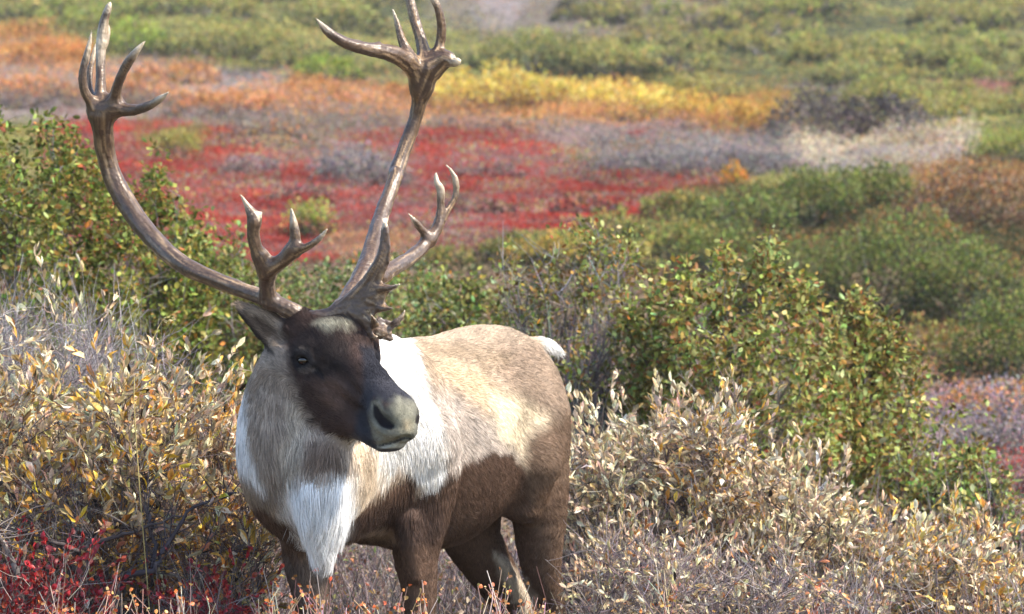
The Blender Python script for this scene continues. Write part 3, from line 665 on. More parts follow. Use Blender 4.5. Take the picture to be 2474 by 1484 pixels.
dry([(1340, 1340), (1350, 1075), (1430, 1030), (1500, 1055), (1560, 1040), (1620, 1050), (1690, 1060), (1700, 1340)], 1.9, 1.2, 366, 8, SILV + PALE, 'silvery dry willow close behind the hind leg', 26, extra=1350, lsz=.038)
dry([(1640, 1340), (1660, 1080), (1710, 1050), (1745, 975), (1775, 975), (1785, 1150), (1850, 1180), (1860, 1340)], 1.6, .9, 210, 8, SILV + AMB[:1], 'silvery dry willow with one tall branch standing above the rest', 27, extra=900, lsz=.038)
dry([(1800, 1430), (1830, 1190), (1900, 1165), (1960, 1210), (2020, 1205), (2070, 1260), (2120, 1300), (2130, 1430)], 1.7, 1.1, 296, 8, SILV + PALE, 'silvery dry willow in front of the big leafy willow', 28, extra=1200, lsz=.038)
dry([(2060, 1520), (2080, 1330), (2160, 1310), (2260, 1325), (2350, 1320), (2470, 1400), (2600, 1430), (2600, 1540)], 1.7, 1.3, 366, 8, PALE + SILV + AMB, 'straw coloured dry willow at the lower right corner', 29, extra=1350, lsz=.038)
dry([(1400, 1520), (1410, 1310), (1600, 1320), (1800, 1370), (2100, 1420), (2150, 1520)], .9, 1.4, 296, 6, SILV + PALE + [(.5, .2, .07)], 'twiggy dry shrub along the bottom right of the hind legs', 30, extra=3000, leafy_fr=.5, lsz=.03, twcol=((.22, .19, .20), (.30, .26, .26), (.15, .12, .14), (.26, .2, .18)))

REDL = [(0.36, 0.021, 0.028), (0.288, 0.021, 0.032), (0.418, 0.063, 0.032), (0.216, 0.028, 0.032)]
dry([(-140, 1520), (-140, 1420), (60, 1400), (170, 1415), (260, 1440), (300, 1475), (300, 1520)], -.30, .5, 185, 7, REDL, 'low crimson leaved plant in the bottom left corner', 41, lsz=.022, wr=.6, extra=450, name='red_shrub', stem_r=.0015)
dry([(400, 1530), (420, 1465), (520, 1450), (600, 1470), (640, 1530)], -.30, .4, 104, 7, REDL, 'low crimson leaved plant at the bottom edge left of the front legs', 42, lsz=.020, wr=.6, extra=225, name='red_shrub', stem_r=.0015)
# ---- twig and litter heath over the near ground: uncountable
r = np.random.RandomState(77)
n = 30000
x = r.uniform(-2.4, 3.6, n); y = np.where(r.rand(n) < .75, r.uniform(-.2, 5.5, n), r.uniform(-1.4, .3, n))
b0 = np.stack([x, y, terrain(x, y)], -1); hh = np.where(y < .2, .34, .42) * r.uniform(.3, 1.15, n) * np.clip(.6 + vnoise(b0, 1.2, 2), .5, 1.3)
en = b0 + rdir(n, r, 1.2) * hh[:, None]; en[:, 2] = np.maximum(en[:, 2], b0[:, 2] + .03)
tw = tubes(bez(b0, en, 4, r.normal(0, .03, (n, 3)), r), np.linspace(1, .45, 4)[None] * r.uniform(.0011, .0022, (n, 1)), cjit([(.17, .145, .16), (.12, .10, .115), (.24, .205, .21), (.28, .22, .18), (.16, .09, .08)], n, r, .06, .3))
tag(mesh_obj('heath_twigs', *tw[:3], STEM, None, tw[3]), 'tangle of grey and purple heath twigs over the near ground', 'heath', kind='stuff')
n = 60000
x = np.where(r.rand(n) < .3, r.uniform(-1.7, -.9, n), r.uniform(-2.4, 3.6, n)); y = np.where(r.rand(n) < .7, r.uniform(-.2, 5.5, n), r.uniform(-1.4, .3, n)); zz = terrain(x, y)
P = np.stack([x, y, zz + r.rand(n) * np.where(y < .2, .30, .36)], -1)
qx, qy = proj(P); redz = np.clip((330 - qx) / 200, 0, 1) * np.clip((P[:, 1] < 1.2), 0, 1)
col = cjit([(.36, .28, .2), (.26, .18, .14), (.42, .24, .08), (.20, .15, .12), (.34, .26, .22), (.18, .19, .06), (.30, .12, .07)], n, r, .1, .3)
rm = r.rand(n) < redz * .92; col[rm] = cjit([(.55, .04, .04), (.42, .04, .05), (.62, .12, .05), (.30, .05, .05)], rm.sum(), r)
Ln = r.uniform(.012, .03, n)
lf = leaves(P, rdir(n, r, .8), rdir(n, r, .5), Ln, Ln * r.uniform(.3, .7, n), col)
tag(mesh_obj('heath_leaves', *lf[:3], LEAFD, None, lf[3]), 'small red, brown and straw leaves scattered through the near heath', 'heath', kind='stuff')

# ---- dark gnarled limbs at the lower left
def Z3(x, y, d): return W(x / 1.767 / 1.1322, (840 + y / 1.767) / 1.1322, d)
def limb(pts, r0, r1, col):
    P = catmull(np.array([np.append(p, 1) for p in pts]), 5)[:, :3]; k_ = len(P)
    P = P + np.random.RandomState(k_).normal(0, .004, P.shape)
    return tubes(P[None], np.linspace(r0, r1, k_)[None], np.array([col]), 7)
def gnarled(label, base, limbs, col):
    t = thing('gnarled_shrub', base, label, 'shrub'); rr2 = np.random.RandomState(int(abs(base[0]) * 100))
    for L_, a, b in limbs:
        m = limb(L_, a, b, col); part('branch', m, STEM, t)
    tw_ = []
    for L_, a, b in limbs:
        P = catmull(np.array([np.append(p, 1) for p in L_]), 6)[:, :3]; k_ = rr2.randint(2, len(P), 34)
        en = P[k_] + rdir(34, rr2, .8) * rr2.uniform(.06, .22, 34)[:, None]
        tw_.append(tubes(bez(P[k_], en, 5, rr2.normal(0, .02, (34, 3)), rr2), np.linspace(1, .3, 5)[None] * np.full((34, 1), .0024), np.repeat([col], 34, 0)))
    part('twigs', tw_, STEM, t)
g0 = Z3(-60, 1560, -.1); g0[2] = 0
gnarled('dark gnarled shrub with bent limbs at the lower left', g0, [
    ([np.array([-1.62, -.1, 0]), Z3(80, 1484, -.1), Z3(330, 1330, -.1), Z3(390, 1180, -.1), Z3(480, 1130, -.12), Z3(640, 1090, -.15), Z3(880, 1010, -.18)], .015, .003),
    ([Z3(330, 1330, -.1), Z3(360, 1200, -.05), Z3(420, 1080, 0), Z3(430, 950, 0), Z3(400, 850, .05)], .009, .003),
    ([Z3(390, 1180, -.1), Z3(250, 1130, -.15), Z3(120, 1090, -.15), Z3(0, 1060, -.1)], .007, .003)], (.075, .062, .062))
gnarled('dark branching shrub left of the front legs', np.array([W(330, 1600, 0)[0], -.15, 0]), [
    ([np.array([W(330, 1600, 0)[0], -.15, 0]), Z3(560, 1400, -.15), Z3(740, 1270, -.15), Z3(800, 1160, -.15), Z3(950, 960, -.1), Z3(1150, 900, -.1)], .012, .003),
    ([Z3(740, 1270, -.15), Z3(745, 1130, -.1), Z3(715, 1000, -.1), Z3(700, 880, 0), Z3(720, 800, 0)], .007, .0025)], (.07, .06, .07))
gnarled('weathered grey limb leaning at the left edge', np.array([W(60, 1600, -.3)[0], -.3, 0]), [
    ([np.array([W(60, 1640, -.3)[0], -.3, 0]), Z3(95, 1350, -.3), Z3(60, 1230, -.3), Z3(0, 1120, -.3), Z3(-60, 1060, -.3)], .012, .006)], (.24, .20, .18))

# ---- little sprigs with round orange leaves along the bottom
r = np.random.RandomState(9)
sx = np.concatenate([r.normal(q, 26, 6) for q in (150, 300, 420, 640, 760, 860, 985, 1200, 1330, 1620, 2000)])
for i, q in enumerate(sx):
    y0 = r.uniform(-1.0, -.45) if q < 1400 else r.uniform(-.6, .2); top = W(q, 1480 - r.rand() ** 1.8 * 110, y0); b = np.array([top[0] + r.normal(0, .13), y0, 0.0])
    t = thing('orange_sprig', b, 'thin pale sprig with small round orange leaves at the bottom edge', 'sprig', 'orange leaved sprigs along the bottom edge')
    nb = 5; tips = top + np.stack([r.normal(0, .035, nb), r.normal(0, .03, nb), r.uniform(-.10, 0, nb)], -1); tips[0] = top
    fork = b + (top - b) * .62
    pth = bez(np.concatenate([b[None], np.repeat(fork[None], nb, 0)]), np.concatenate([fork[None], tips]), 5, r.normal(0, .022, (nb + 1, 3)), r)
    part('stem', tubes(pth, np.full((nb + 1, 5), .0013), cjit([(.45, .36, .31), (.34, .22, .18)], nb + 1, r)), STEM, t)
    n = 26; bi = r.randint(1, nb + 1, n); ki = r.randint(1, 5, n); P = pth[bi, ki] + r.normal(0, .004, (n, 3)); Ln = r.uniform(.009, .016, n)
    part('leaves', leaves(P, rdir(n, r, .6), rdir(n, r), Ln, Ln * .85, cjit([(.62, .19, .05), (.66, .30, .10), (.50, .12, .05), (.62, .40, .16)], n, r), detail=True, fold=.15), LEAFD, t)

# ---- grass stalks and straw seed heads
def stalk(pts, label, heads, col=(.42, .34, .14)):
    b = pts[0].copy(); t = thing('grass_stalk', b, label, 'grass stalk'); P = catmull(np.array([np.append(p, 1) for p in pts]), 6)[:, :3]
    part('stem', tubes(P[None], np.linspace(.002, .001, len(P))[None], np.array([col])), STEM, t)
    r = np.random.RandomState(len(P)); lf_ = []
    for (c0, c1, n) in heads:
        u = r.rand(n, 1); Q = c0 * (1 - u) + c1 * u + r.normal(0, .003, (n, 3)); D = norm((c1 - c0)[None] + rdir(n, r) * .03)
        part('seed_head', leaves(Q, D, rdir(n, r), np.full(n, .014), np.full(n, .004), cjit([(.60, .52, .30), (.5, .42, .22)], n, r)), LEAFD, t)
stalk([np.array([-1.02, -.2, 0]), W(325, 1000, -.2), W(345, 900, -.2), W(370, 820, -.2), W(392, 775, -.2), W(412, 762, -.2)], 'tall thin yellow grass stalk with drooping heads in front of the dry shrubs at left',
      [(W(392, 775, -.2), W(418, 768, -.2), 14), (W(372, 812, -.2), W(408, 858, -.2), 18), (W(366, 835, -.2), W(378, 850, -.2), 8)])
for i, (a, b_, ln_) in enumerate(((1668, 1185, 70), (1506, 1140, 150), (1530, 1240, 60), (1900, 1210, 110), (1840, 1265, 90), (2205, 1250, 60))):
    y0 = 1.2; tp = W(a, b_, y0); bt = W(a - 12 - i * 3, b_ + ln_ * 1.6, y0); g = np.array([bt[0] - .03, y0, 0.0])
    stalk([g, bt, (bt + tp) / 2 + [0.006, 0, 0], tp], ['straw seed head standing behind the silvery willow branch', 'long pale straw spike right beside the hind leg willow', 'short straw spike low among the silvery willows', 'leaning straw spike in front of the big willow', 'straw spike leaning beside its longer neighbour', 'small straw spike at the right among the dry willows'][i], [(bt, tp, int(ln_ * .9))])
# ------------------------------------------------------------------ the caribou
AX = np.array([0.5, 0.866, 0]); LT = np.array([0.866, -0.5, 0]); UP = np.array([0, 0, 1.0])
def L(s, t, z): return np.array([-0.60, -0.35, 0]) + AX * s + LT * t + UP * z
def R(px, y): return px * mpx(y)
def HZ(x, y): return ((600 + x / 2.969) / 1.1322, (780 + y / 2.969) / 1.1322)
BOD = [AX, LT, UP]
t_build = __import__('time').time()
F = Field((-0.92, -0.90, -0.02), (0.36, 1.22, 1.40), 0.0052)
# trunk
F.ell(L(.29, 0, .905), (.27, .205, .285), BOD)
F.ell(L(.62, 0, .885), (.38, .245, .315), BOD, k=.1)
F.ell(L(.92, 0, .955), (.32, .205, .25), BOD, k=.1)
F.ell(L(1.12, 0, .965), (.265, .18, .235), BOD, k=.1)
F.ell(L(.34, 0, 1.10), (.20, .08, .115), BOD, k=.08)
F.ell(L(1.00, 0, 1.085), (.22, .10, .11), BOD, k=.08)
# shoulder blades, hips
for t in (-1, 1):
    F.ell(L(.37, .135 * t, .93), (.14, .085, .24), BOD, k=.06)
    F.ell(L(1.10, .078 * t, .90), (.165, .09, .24), BOD, k=.07)
# brisket
F.ell(L(.12, 0, .80), (.15, .14, .17), BOD, k=.08)
# front legs: animal's left (photo right) then right
F.chain([(L(.36, .17, .90), .12), (L(.40, .165, .76), .088), (W(1006, 1328, -.10), .066), (W(1011, 1400, -.10), .054), (W(1014, 1484, -.11), .044), (L(.34, .15, .30), .036)], k=.045)
F.chain([(L(.34, .15, .30), .036), (L(.35, .15, .14), .029), (L(.34, .15, .10), .036), (L(.31, .15, .05), .032)], k=.02)
F.chain([(L(.30, -.16, .90), .12), (L(.25, -.15, .76), .092), (W(743, 1340, -.14), .072), (W(749, 1400, -.15), .060), (W(753, 1484, -.16), .044), (L(.24, -.14, .30), .036)], k=.045)
F.chain([(L(.24, -.14, .30), .036), (L(.25, -.14, .14), .029), (L(.24, -.14, .10), .036), (L(.21, -.14, .05), .032)], k=.02)
# hind legs
F.chain([(L(1.11, .09, .92), .138), (W(1291, 1130, .57), .106), (W(1302, 1230, .57), .088), (W(1304, 1328, .60), .069), (W(1312, 1400, .63), .055), (W(1335, 1484, .68), .040), (L(1.19, .14, .24), .034)], k=.06)
F.chain([(W(1275, 1120, .42), .10), (W(1262, 1215, .44), .055)], k=.07)
F.chain([(L(1.19, .14, .24), .034), (L(1.17, .14, .13), .028), (L(1.16, .14, .09), .036), (L(1.13, .14, .05), .032)], k=.02)
F.chain([(L(1.10, -.11, .88), .16), (W(1130, 1260, .66), .10), (W(1160, 1335, .70), .082), (W(1202, 1400, .76), .070), (W(1252, 1484, .83), .050), (W(1262, 1530, .85), .040), (L(1.27, -.12, .14), .029), (L(1.25, -.12, .09), .036), (L(1.21, -.12, .05), .032)], k=.05)
F.chain([(W(985, 1260, -.165), .035), (W(992, 1320, -.170), .034), (W(1003, 1390, -.165), .022)], k=.03)
F.chain([(W(720, 1300, -.22), .040), (W(735, 1390, -.225), .022)], k=.03)
F.chain([(W(1215, 1360, .66), .016), (W(1262, 1450, .74), .012)], k=.03)
# belly tuck skin fold at the flank
F.ell(L(.74, .03, .80), (.28, .17, .215), BOD, k=.08)
# tail
F.chain([(W(1268, 842, .72), .030), (W(1300, 834, .78), .024), (W(1328, 838, .82), .018), (W(1345, 846, .83), .008)], k=.03)
# neck and ruff
F.chain([(L(.30, 0, 1.02), .20), (W(775, 975, -.30), .195), (W(752, 905, -.40), .150), (W(752, 850, -.43), .105)], k=.08)
F.ell(W(727, 1065, -.34), (.178, .20, .20), k=.08)
F.ell(W(715, 1150, -.26), (.135, .17, .16), k=.08)
F.ell(W(800, 1110, -.42), (.115, .13, .14), k=.07)
# hanging mane
F.chain([(W(775, 1120, -.50), .088), (W(776, 1195, -.53), .078), (W(778, 1265, -.52), .050), (W(775, 1325, -.50), .024), (W(772, 1350, -.49), .010)], k=.05)
# ---- head
EX = W(735, 870, -.55)
F.ell(W(800, 860, -.46), (R(92, -.46), .095, R(86, -.46)), k=.03)
F.ell(W(818, 828, -.48), (R(78, -.48), .08, R(50, -.48)), k=.04)          # forehead
F.chain([(W(815, 865, -.50), R(74, -.5)), (W(870, 915, -.58), R(60, -.6)), (W(925, 965, -.66), R(47, -.6)), (W(950, 990, -.69), R(46, -.6))], k=.04)
F.chain([(W(878, 822, -.40), R(36, -.45)), (W(886, 865, -.43), R(32, -.45))], k=.02)   # far brow
F.chain([(W(775, 915, -.47), R(72, -.5)), (W(815, 980, -.51), R(66, -.5)), (W(870, 1020, -.58), R(44, -.6)), (W(925, 1055, -.66), R(36, -.6))], k=.04)  # cheek and jaw
F.ell(W(952, 1005, -.695), (R(60, -.7), .062, R(50, -.7)), k=.03)        # muzzle
F.ell(W(960, 1043, -.70), (R(48, -.7), .055, R(30, -.7)), k=.02)          # upper lip
F.ell(W(943, 1070, -.68), (R(38, -.7), .045, R(22, -.7)), k=.012)         # lower lip / chin
F.ell(W(741, 845, -.535), (R(30, -.5), .034, R(19, -.5)), k=.025)            # near brow
F.ell(W(795, 900, -.56), (R(34, -.5), .03, R(60, -.5)), k=.05)
# pedicles
F.chain([(W(745, 800, -.46), R(36, -.46)), (W(728, 775, -.45), R(28, -.46))], k=.03)
F.chain([(W(835, 800, -.44), R(34, -.46)), (W(845, 780, -.43), R(26, -.46))], k=.03)
# ear (cupped, standing out sideways)
ef = ((0.35, -1, 0.15), 0.42)
F.chain([(W(715, 830, -.43), R(36, -.44)), (W(668, 803, -.43), R(42, -.43)), (W(625, 772, -.43), R(30, -.43)), (W(590, 748, -.42), R(16, -.42)), (W(573, 738, -.42), R(6, -.42))], k=.02, flat=ef)
F.chain([(W(690, 820, -.49), R(18, -.44)), (W(650, 796, -.475), R(19, -.43)), (W(612, 768, -.455), R(9, -.43))], k=.012, op='sub')
# nostrils, mouth, eye socket cut into the surface where it is met
def surf(px, py, off=0.0):
    y = F.hit(px, py, -0.89, 0.3); 
    return W(px, py, (y if y is not None else -.6) + off)
NN = [HZ(1262, 975), HZ(1290, 1050), HZ(1345, 1115), HZ(1405, 1150)]
pts = [(surf(*NN[0], .004), R(8, -.7)), (surf(*NN[1], .008), R(15, -.7)), (surf(*NN[2], .008), R(15, -.7)), (surf(*NN[3], .004), R(6, -.7))]
F.chain(pts, k=.008, op='sub')
F.chain([(surf(*HZ(1610, 1050), .006), R(8, -.7)), (surf(*HZ(1602, 1110), .006), R(10, -.7))], k=.008, op='sub')
MO = [HZ(1240, 1300), HZ(1300, 1305), HZ(1400, 1285), HZ(1470, 1250), HZ(1510, 1240), HZ(1550, 1246)]
pts = [(surf(*m, .001), .0072) for m in MO]; F.chain(pts, k=.006, op='sub')
# hollow before the eye, cheek crest, hollow behind the nostril, edge of the nose bridge
F.chain([(surf(*HZ(880, 660), -.006), R(13, -.6)), (surf(*HZ(1010, 760), -.007), R(14, -.6)), (surf(*HZ(1130, 900), -.006), R(12, -.6))], k=.016, op='sub')
F.chain([(surf(*HZ(760, 800), .012), R(13, -.55)), (surf(*HZ(900, 900), .012), R(13, -.6)), (surf(*HZ(1040, 1010), .012), R(11, -.6))], k=.022)
F.chain([(surf(*HZ(1150, 1010), -.004), R(10, -.6)), (surf(*HZ(1180, 1150), -.004), R(10, -.6))], k=.014, op='sub')
# nostril rims
F.chain([(surf(*HZ(1225, 985), .008), R(7, -.7)), (surf(*HZ(1235, 1080), .008), R(9, -.7)), (surf(*HZ(1300, 1160), .008), R(9, -.7)), (surf(*HZ(1400, 1195), .008), R(8, -.7))], k=.014)
eye_s = surf(735, 871); 
F.ell(eye_s + np.array([0, .006, 0]), (.023, .019, .017), k=.012, op='sub')
F.chain([(surf(*HZ(620, 640), .0), .006), (surf(*HZ(690, 690), .0), .008), (surf(*HZ(760, 665), .0), .006)], k=.012)
F.chain([(surf(*HZ(612, 600), .0), .006), (surf(*HZ(650, 555), -.002), .009), (surf(*HZ(720, 560), -.002), .009), (surf(*HZ(775, 640), -.001), .006)], k=.012)
F.chain([(surf(*HZ(790, 680), .004), .005), (surf(*HZ(860, 745), .004), .004)], k=.012, op='sub')   # tear line
bv, bq = F.mesh(); bv = smooth_verts(bv, bq, 2, .5)
vn = np.zeros_like(bv)
def vnormals(v, q):
    fn = np.cross(v[q[:, 2]] - v[q[:, 0]], v[q[:, 3]] - v[q[:, 1]])
    n = np.zeros_like(v)
    for k in range(4):
        for a in range(3): n[:, a] += np.bincount(q[:, k], fn[:, a], len(v))
    return n / (np.linalg.norm(n, axis=1)[:, None] + 1e-12), fn
bn, bfn = vnormals(bv, bq)
# muscle / coat relief, pebbled nose
rel = (vnoise(bv * [1, 1, .7], 9, 3) - .5) * .010
headw = np.clip((-.36 - bv[:, 1]) / .06, 0, 1) * np.clip((bv[:, 2] - 1.13 + (bv[:, 0] + .5) * .6) / .1, 0, 1)
npx, npy = proj(bv); pad = np.clip(.5 - poly_sd(npx, npy, [HZ(1225, 960), HZ(1440, 920), HZ(1600, 970), HZ(1660, 1060), HZ(1650, 1250), HZ(1300, 1290)]) / 14, 0, 1) * (bv[:, 1] < -.55)
rel = rel * (1 - .8 * headw) + pad * ((vnoise(bv, 75, 2) - .5) * .0035 + (vnoise(bv, 30, 2) - .5) * .006) + headw * (vnoise(bv, 22, 2) - .5) * .006
bv = bv + bn * rel[:, None]

# ---- coat colours (linear), painted as patches of the animal's own coat
def coat(v):
    px, py = proj(v); y = v[:, 1]
    jit = (vnoise(v, 14, 3) - .5) * 26 + (vnoise(v, 70, 2) - .5) * 16
    c = np.tile(np.array([.40, .315, .235]), (len(v), 1))
    def lay(poly, col, soft=12, jt=1.0, ymin=-9, ymax=9, alpha=1.0):
        nonlocal c
        d = poly_sd(px, py, poly) + jit * jt
        a = np.clip(.5 - d / soft, 0, 1) * alpha; a = a * a * (3 - 2 * a)
        a = a * np.clip((ymax - y) / .03 + .5, 0, 1) * np.clip((y - ymin) / .03 + .5, 0, 1)
        if ymax == -.385: a = a * np.where(py > 1045, np.clip((-.57 - y) / .03 + .5, 0, 1), 1)
        c = c + (np.array(col) - c) * a[:, None]
    lay([(1000, 900), (1080, 940), (1150, 960), (1270, 1010), (1275, 1130), (1180, 1130), (1060, 1150), (1010, 1010)], (.45, .39, .34), 60)
    lay([(1090, 860), (1180, 900), (1215, 990), (1170, 1010), (1110, 950), (1040, 880)], (.56, .42, .28), 50, alpha=.7)
    lay([(1170, 940), (1330, 980), (1320, 1040), (1290, 1080), (1270, 1140), (1255, 1130), (1240, 1080), (1200, 1050)], (.74, .63, .47), 50)
    lay([(1195, 830), (1300, 830), (1380, 900), (1400, 1010), (1350, 1030), (1270, 960), (1200, 900)], (.36, .27, .20), 60)
    lay([(1000, 820), (1110, 830), (1240, 860), (1200, 890), (1090, 870), (1020, 870)], (.31, .235, .16), 40, alpha=.7)
    lay([(1270, 1060), (1400, 960), (1400, 1200), (1260, 1200)], (.21, .14, .095), 50)
    sk = vnoise(v @ np.array([[.9, .2, 0], [.3, .1, .9], [.5, -.3, .1]]).T * [7, 1.6, 4], 1.5, 3)
    c = c * (1 + (sk - .5) * .75)[:, None]
    # white shoulder band
    lay([(850, 760), (960, 780), (992, 830), (1012, 890), (1040, 970), (1070, 1060), (1078, 1140), (1060, 1180), (1015, 1185), (1000, 1130), (960, 1100), (935, 1150), (870, 1160), (840, 1060), (850, 900)], (.80, .78, .74), 22, .8)
    lay([(1010, 900), (1035, 940), (1075, 1060), (1085, 1120), (1060, 1090), (1030, 980)], (.62, .56, .50), 16, alpha=.5)
    # dark underparts and legs
    low = [(560, 1210), (625, 1175), (660, 1230), (880, 1180), (950, 1150), (990, 1130), (1010, 1180), (1062, 1182), (1077, 1130), (1115, 1122), (1180, 1092), (1240, 1094), (1268, 1150), (1285, 1215), (1400, 1190), (1400, 1700), (1400, 2100), (500, 2100), (500, 1250)]
    lay(low, (.115, .070, .048), 16, .9)
    lay([(1275, 1180), (1400, 1150), (1400, 1500), (1330, 1500), (1300, 1350)], (.165, .105, .07), 40, ymin=.2)
    lay([(870, 1190), (1060, 1200), (1080, 1270), (1000, 1330), (880, 1330)], (.075, .047, .036), 40, alpha=.8)
    lay([(1190, 1330), (1230, 1360), (1290, 1440), (1300, 1500), (1275, 1500), (1230, 1430)], (.60, .52, .42), 26, ymin=.2)
    lay([(880, 1265), (950, 1270), (960, 1310), (885, 1305)], (.30, .22, .16), 24)
    # neck
    lay([(560, 700), (850, 700), (860, 1090), (840, 1150), (760, 1190), (670, 1190), (610, 1165), (570, 1100)], (.33, .275, .23), 30, 1.3, ymax=-.15)
    lay([(560, 930), (596, 930), (606, 1060), (618, 1110), (630, 1140), (590, 1120), (560, 1100)], (.80, .80, .80), 24, .6)
    lay([(700, 960), (740, 980), (735, 1100), (690, 1140), (670, 1060)], (.44, .385, .32), 40, 1.5, ymax=-.2)
    lay([(745, 1060), (830, 1060), (820, 1120), (750, 1120)], (.22, .165, .13), 30, ymax=-.3)
    lay([(850, 1060), (905, 1050), (930, 1140), (880, 1180), (850, 1150)], (.58, .47, .35), 40, 1.5, ymax=.2)
    lay([(700, 1130), (780, 1140), (850, 1110), (875, 1175), (860, 1230), (820, 1290), (800, 1345), (770, 1370), (745, 1345), (728, 1290), (688, 1245), (655, 1195), (668, 1150)], (.84, .84, .83), 34, .6, ymax=-.28)
    lay([(680, 1340), (800, 1340), (800, 1480), (740, 1500)], (.17, .13, .105), 40, ymax=.1, alpha=.8)
    # head
    HY = -.385
    lay([(640, 740), (930, 740), (1060, 940), (1060, 1098), (945, 1104), (900, 1090), (855, 1062), (800, 1062), (752, 1022), (722, 960), (700, 900), (690, 850)], (.054, .034, .029), 34, .8, ymax=HY)
    hs = vnoise(v, 26, 3); c = c * np.where(((v[:, 1] < -.40) & (v[:, 2] > 1.13))[:, None], (.65 + .75 * hs)[:, None], 1)
    lay([HZ(820, 640), HZ(1000, 720), HZ(1050, 900), HZ(980, 1080), HZ(850, 950), HZ(800, 760)], (.12, .075, .06), 34, 1.0, ymax=HY, alpha=.75)
    lay([HZ(880, 460), HZ(1060, 430), HZ(1130, 560), HZ(1020, 620), HZ(900, 560)], (.13, .08, .064), 30, 1.0, ymax=HY, alpha=.7)
    lay([(700, 830), (770, 790), (850, 830), (850, 900), (780, 920), (720, 900)], (.030, .022, .021), 40, .5, ymax=HY)
    lay([(800, 1000), (860, 1010), (860, 1060), (800, 1060)], (.06, .036, .03), 30, .5, ymax=HY)
    lay([(870, 840), (930, 850), (1000, 930), (1030, 985), (980, 990), (905, 962), (890, 1010), (905, 1072), (925, 1092), (893, 1086), (855, 1050), (866, 990), (880, 920)], (.028, .028, .036), 20, .4, ymax=HY)
    lay([HZ(770, 340), HZ(820, 290), HZ(930, 280), HZ(1080, 320), HZ(1100, 375), HZ(1000, 395), HZ(890, 420), HZ(820, 385)], (.34, .325, .25), 26, .9, ymax=HY)
    lay([HZ(1225, 960), HZ(1280, 930), HZ(1340, 1000), HZ(1440, 920), HZ(1600, 970), HZ(1670, 1060), HZ(1660, 1250), HZ(1500, 1380), HZ(1300, 1340), HZ(1290, 1260), HZ(1230, 1150)], (.105, .103, .085), 22, .8, ymax=HY)
    lay([HZ(1400, 1000), HZ(1470, 930), HZ(1560, 980), HZ(1590, 1100), HZ(1560, 1230), HZ(1440, 1230), HZ(1430, 1130)], (.20, .195, .15), 26, .9, ymax=HY)
    lay([HZ(1240, 1110), HZ(1310, 1180), HZ(1450, 1210), HZ(1440, 1270), HZ(1300, 1290), HZ(1250, 1220)], (.19, .185, .15), 18, .6, ymax=HY)
    lay([HZ(1235, 975), HZ(1255, 935), HZ(1310, 960), HZ(1350, 1040), HZ(1310, 1030), HZ(1270, 960), HZ(1245, 1000)], (.22, .21, .17), 8, .3, ymax=HY)
    lay([HZ(1490, 1100), HZ(1550, 1100), HZ(1560, 1180), HZ(1480, 1200)], (.24, .19, .12), 20, .5, ymax=HY, alpha=.6)
    lay([HZ(1290, 1310), HZ(1500, 1270), HZ(1590, 1262), HZ(1500, 1380), HZ(1350, 1350)], (.34, .335, .29), 10, .2, ymax=HY)
    lay([HZ(1300, 1335), HZ(1480, 1325), HZ(1470, 1400), HZ(1330, 1400)], (.05, .05, .055), 6, .2, ymax=HY)
    # eye surround
    lay([HZ(590, 620), HZ(630, 520), HZ(740, 510), HZ(800, 650), HZ(870, 740), HZ(840, 760), HZ(740, 700), HZ(640, 710)], (.018, .016, .018), 6, .1, ymax=HY)
    lay([HZ(660, 690), HZ(760, 660), HZ(800, 700), HZ(720, 725), HZ(660, 720)], (.15, .125, .115), 6, .1, ymax=HY, alpha=.6)
    lay([HZ(630, 540), HZ(680, 520), HZ(740, 540), HZ(690, 550)], (.13, .11, .10), 6, .1, ymax=HY, alpha=.7)
    # ear
    lay([(540, 700), (640, 740), (680, 780), (690, 830), (660, 850), (600, 800), (550, 760)], (.30, .235, .18), 20, .5, ymax=-.25)
    lay([(560, 745), (600, 770), (640, 815), (665, 860), (640, 850), (590, 800), (555, 755)], (.035, .028, .026), 12, .3, ymax=-.25)
    lay([(600, 765), (640, 775), (672, 800), (680, 825), (650, 815), (615, 790)], (.11, .08, .06), 20, .5, ymax=-.25)
    # nostril and mouth hollows
    lay([HZ(1245, 965), HZ(1285, 985), HZ(1330, 1060), HZ(1425, 1140), HZ(1400, 1180), HZ(1310, 1150), HZ(1255, 1070)], (.012, .010, .012), 5, .05, ymax=HY)
    lay([HZ(1640, 1030), HZ(1600, 1060), HZ(1585, 1120), HZ(1610, 1130), HZ(1660, 1090)], (.015, .012, .014), 5, .05, ymax=HY)
    lay([HZ(1290, 1298), HZ(1400, 1272), HZ(1500, 1232), HZ(1590, 1250), HZ(1580, 1262), HZ(1510, 1250), HZ(1400, 1292), HZ(1300, 1316)], (.012, .012, .014), 4, .03, ymax=HY)
    # tail and hooves
    lay([(1290, 800), (1400, 800), (1400, 890), (1340, 870), (1310, 840)], (.85, .84, .80), 20, .4, ymin=.6)
    hoof = np.clip((.075 - v[:, 2]) / .02, 0, 1)[:, None]
    c = c + (np.array([.03, .026, .024]) - c) * hoof
    return np.clip(c, .008, .9)
bc = coat(bv)
FURSKIN = mat_attr('coat_skin', rough=0.75, spec=0.2, noise_amt=0.16, noise_scale=55, bump=.25)
root = empty('caribou', (-.35, .2, 0)); root['label'] = 'bull caribou with tall antlers, white mane and white shoulder band, standing in the shrubs'; root['category'] = 'caribou'
bpy.context.view_layer.update()
def child(o): o.parent = root; o.matrix_parent_inverse = root.matrix_world.inverted(); return o
body = child(mesh_obj('body', bv, bq.ravel(), np.full(len(bq), 4), FURSKIN, None, bc, smooth=True))

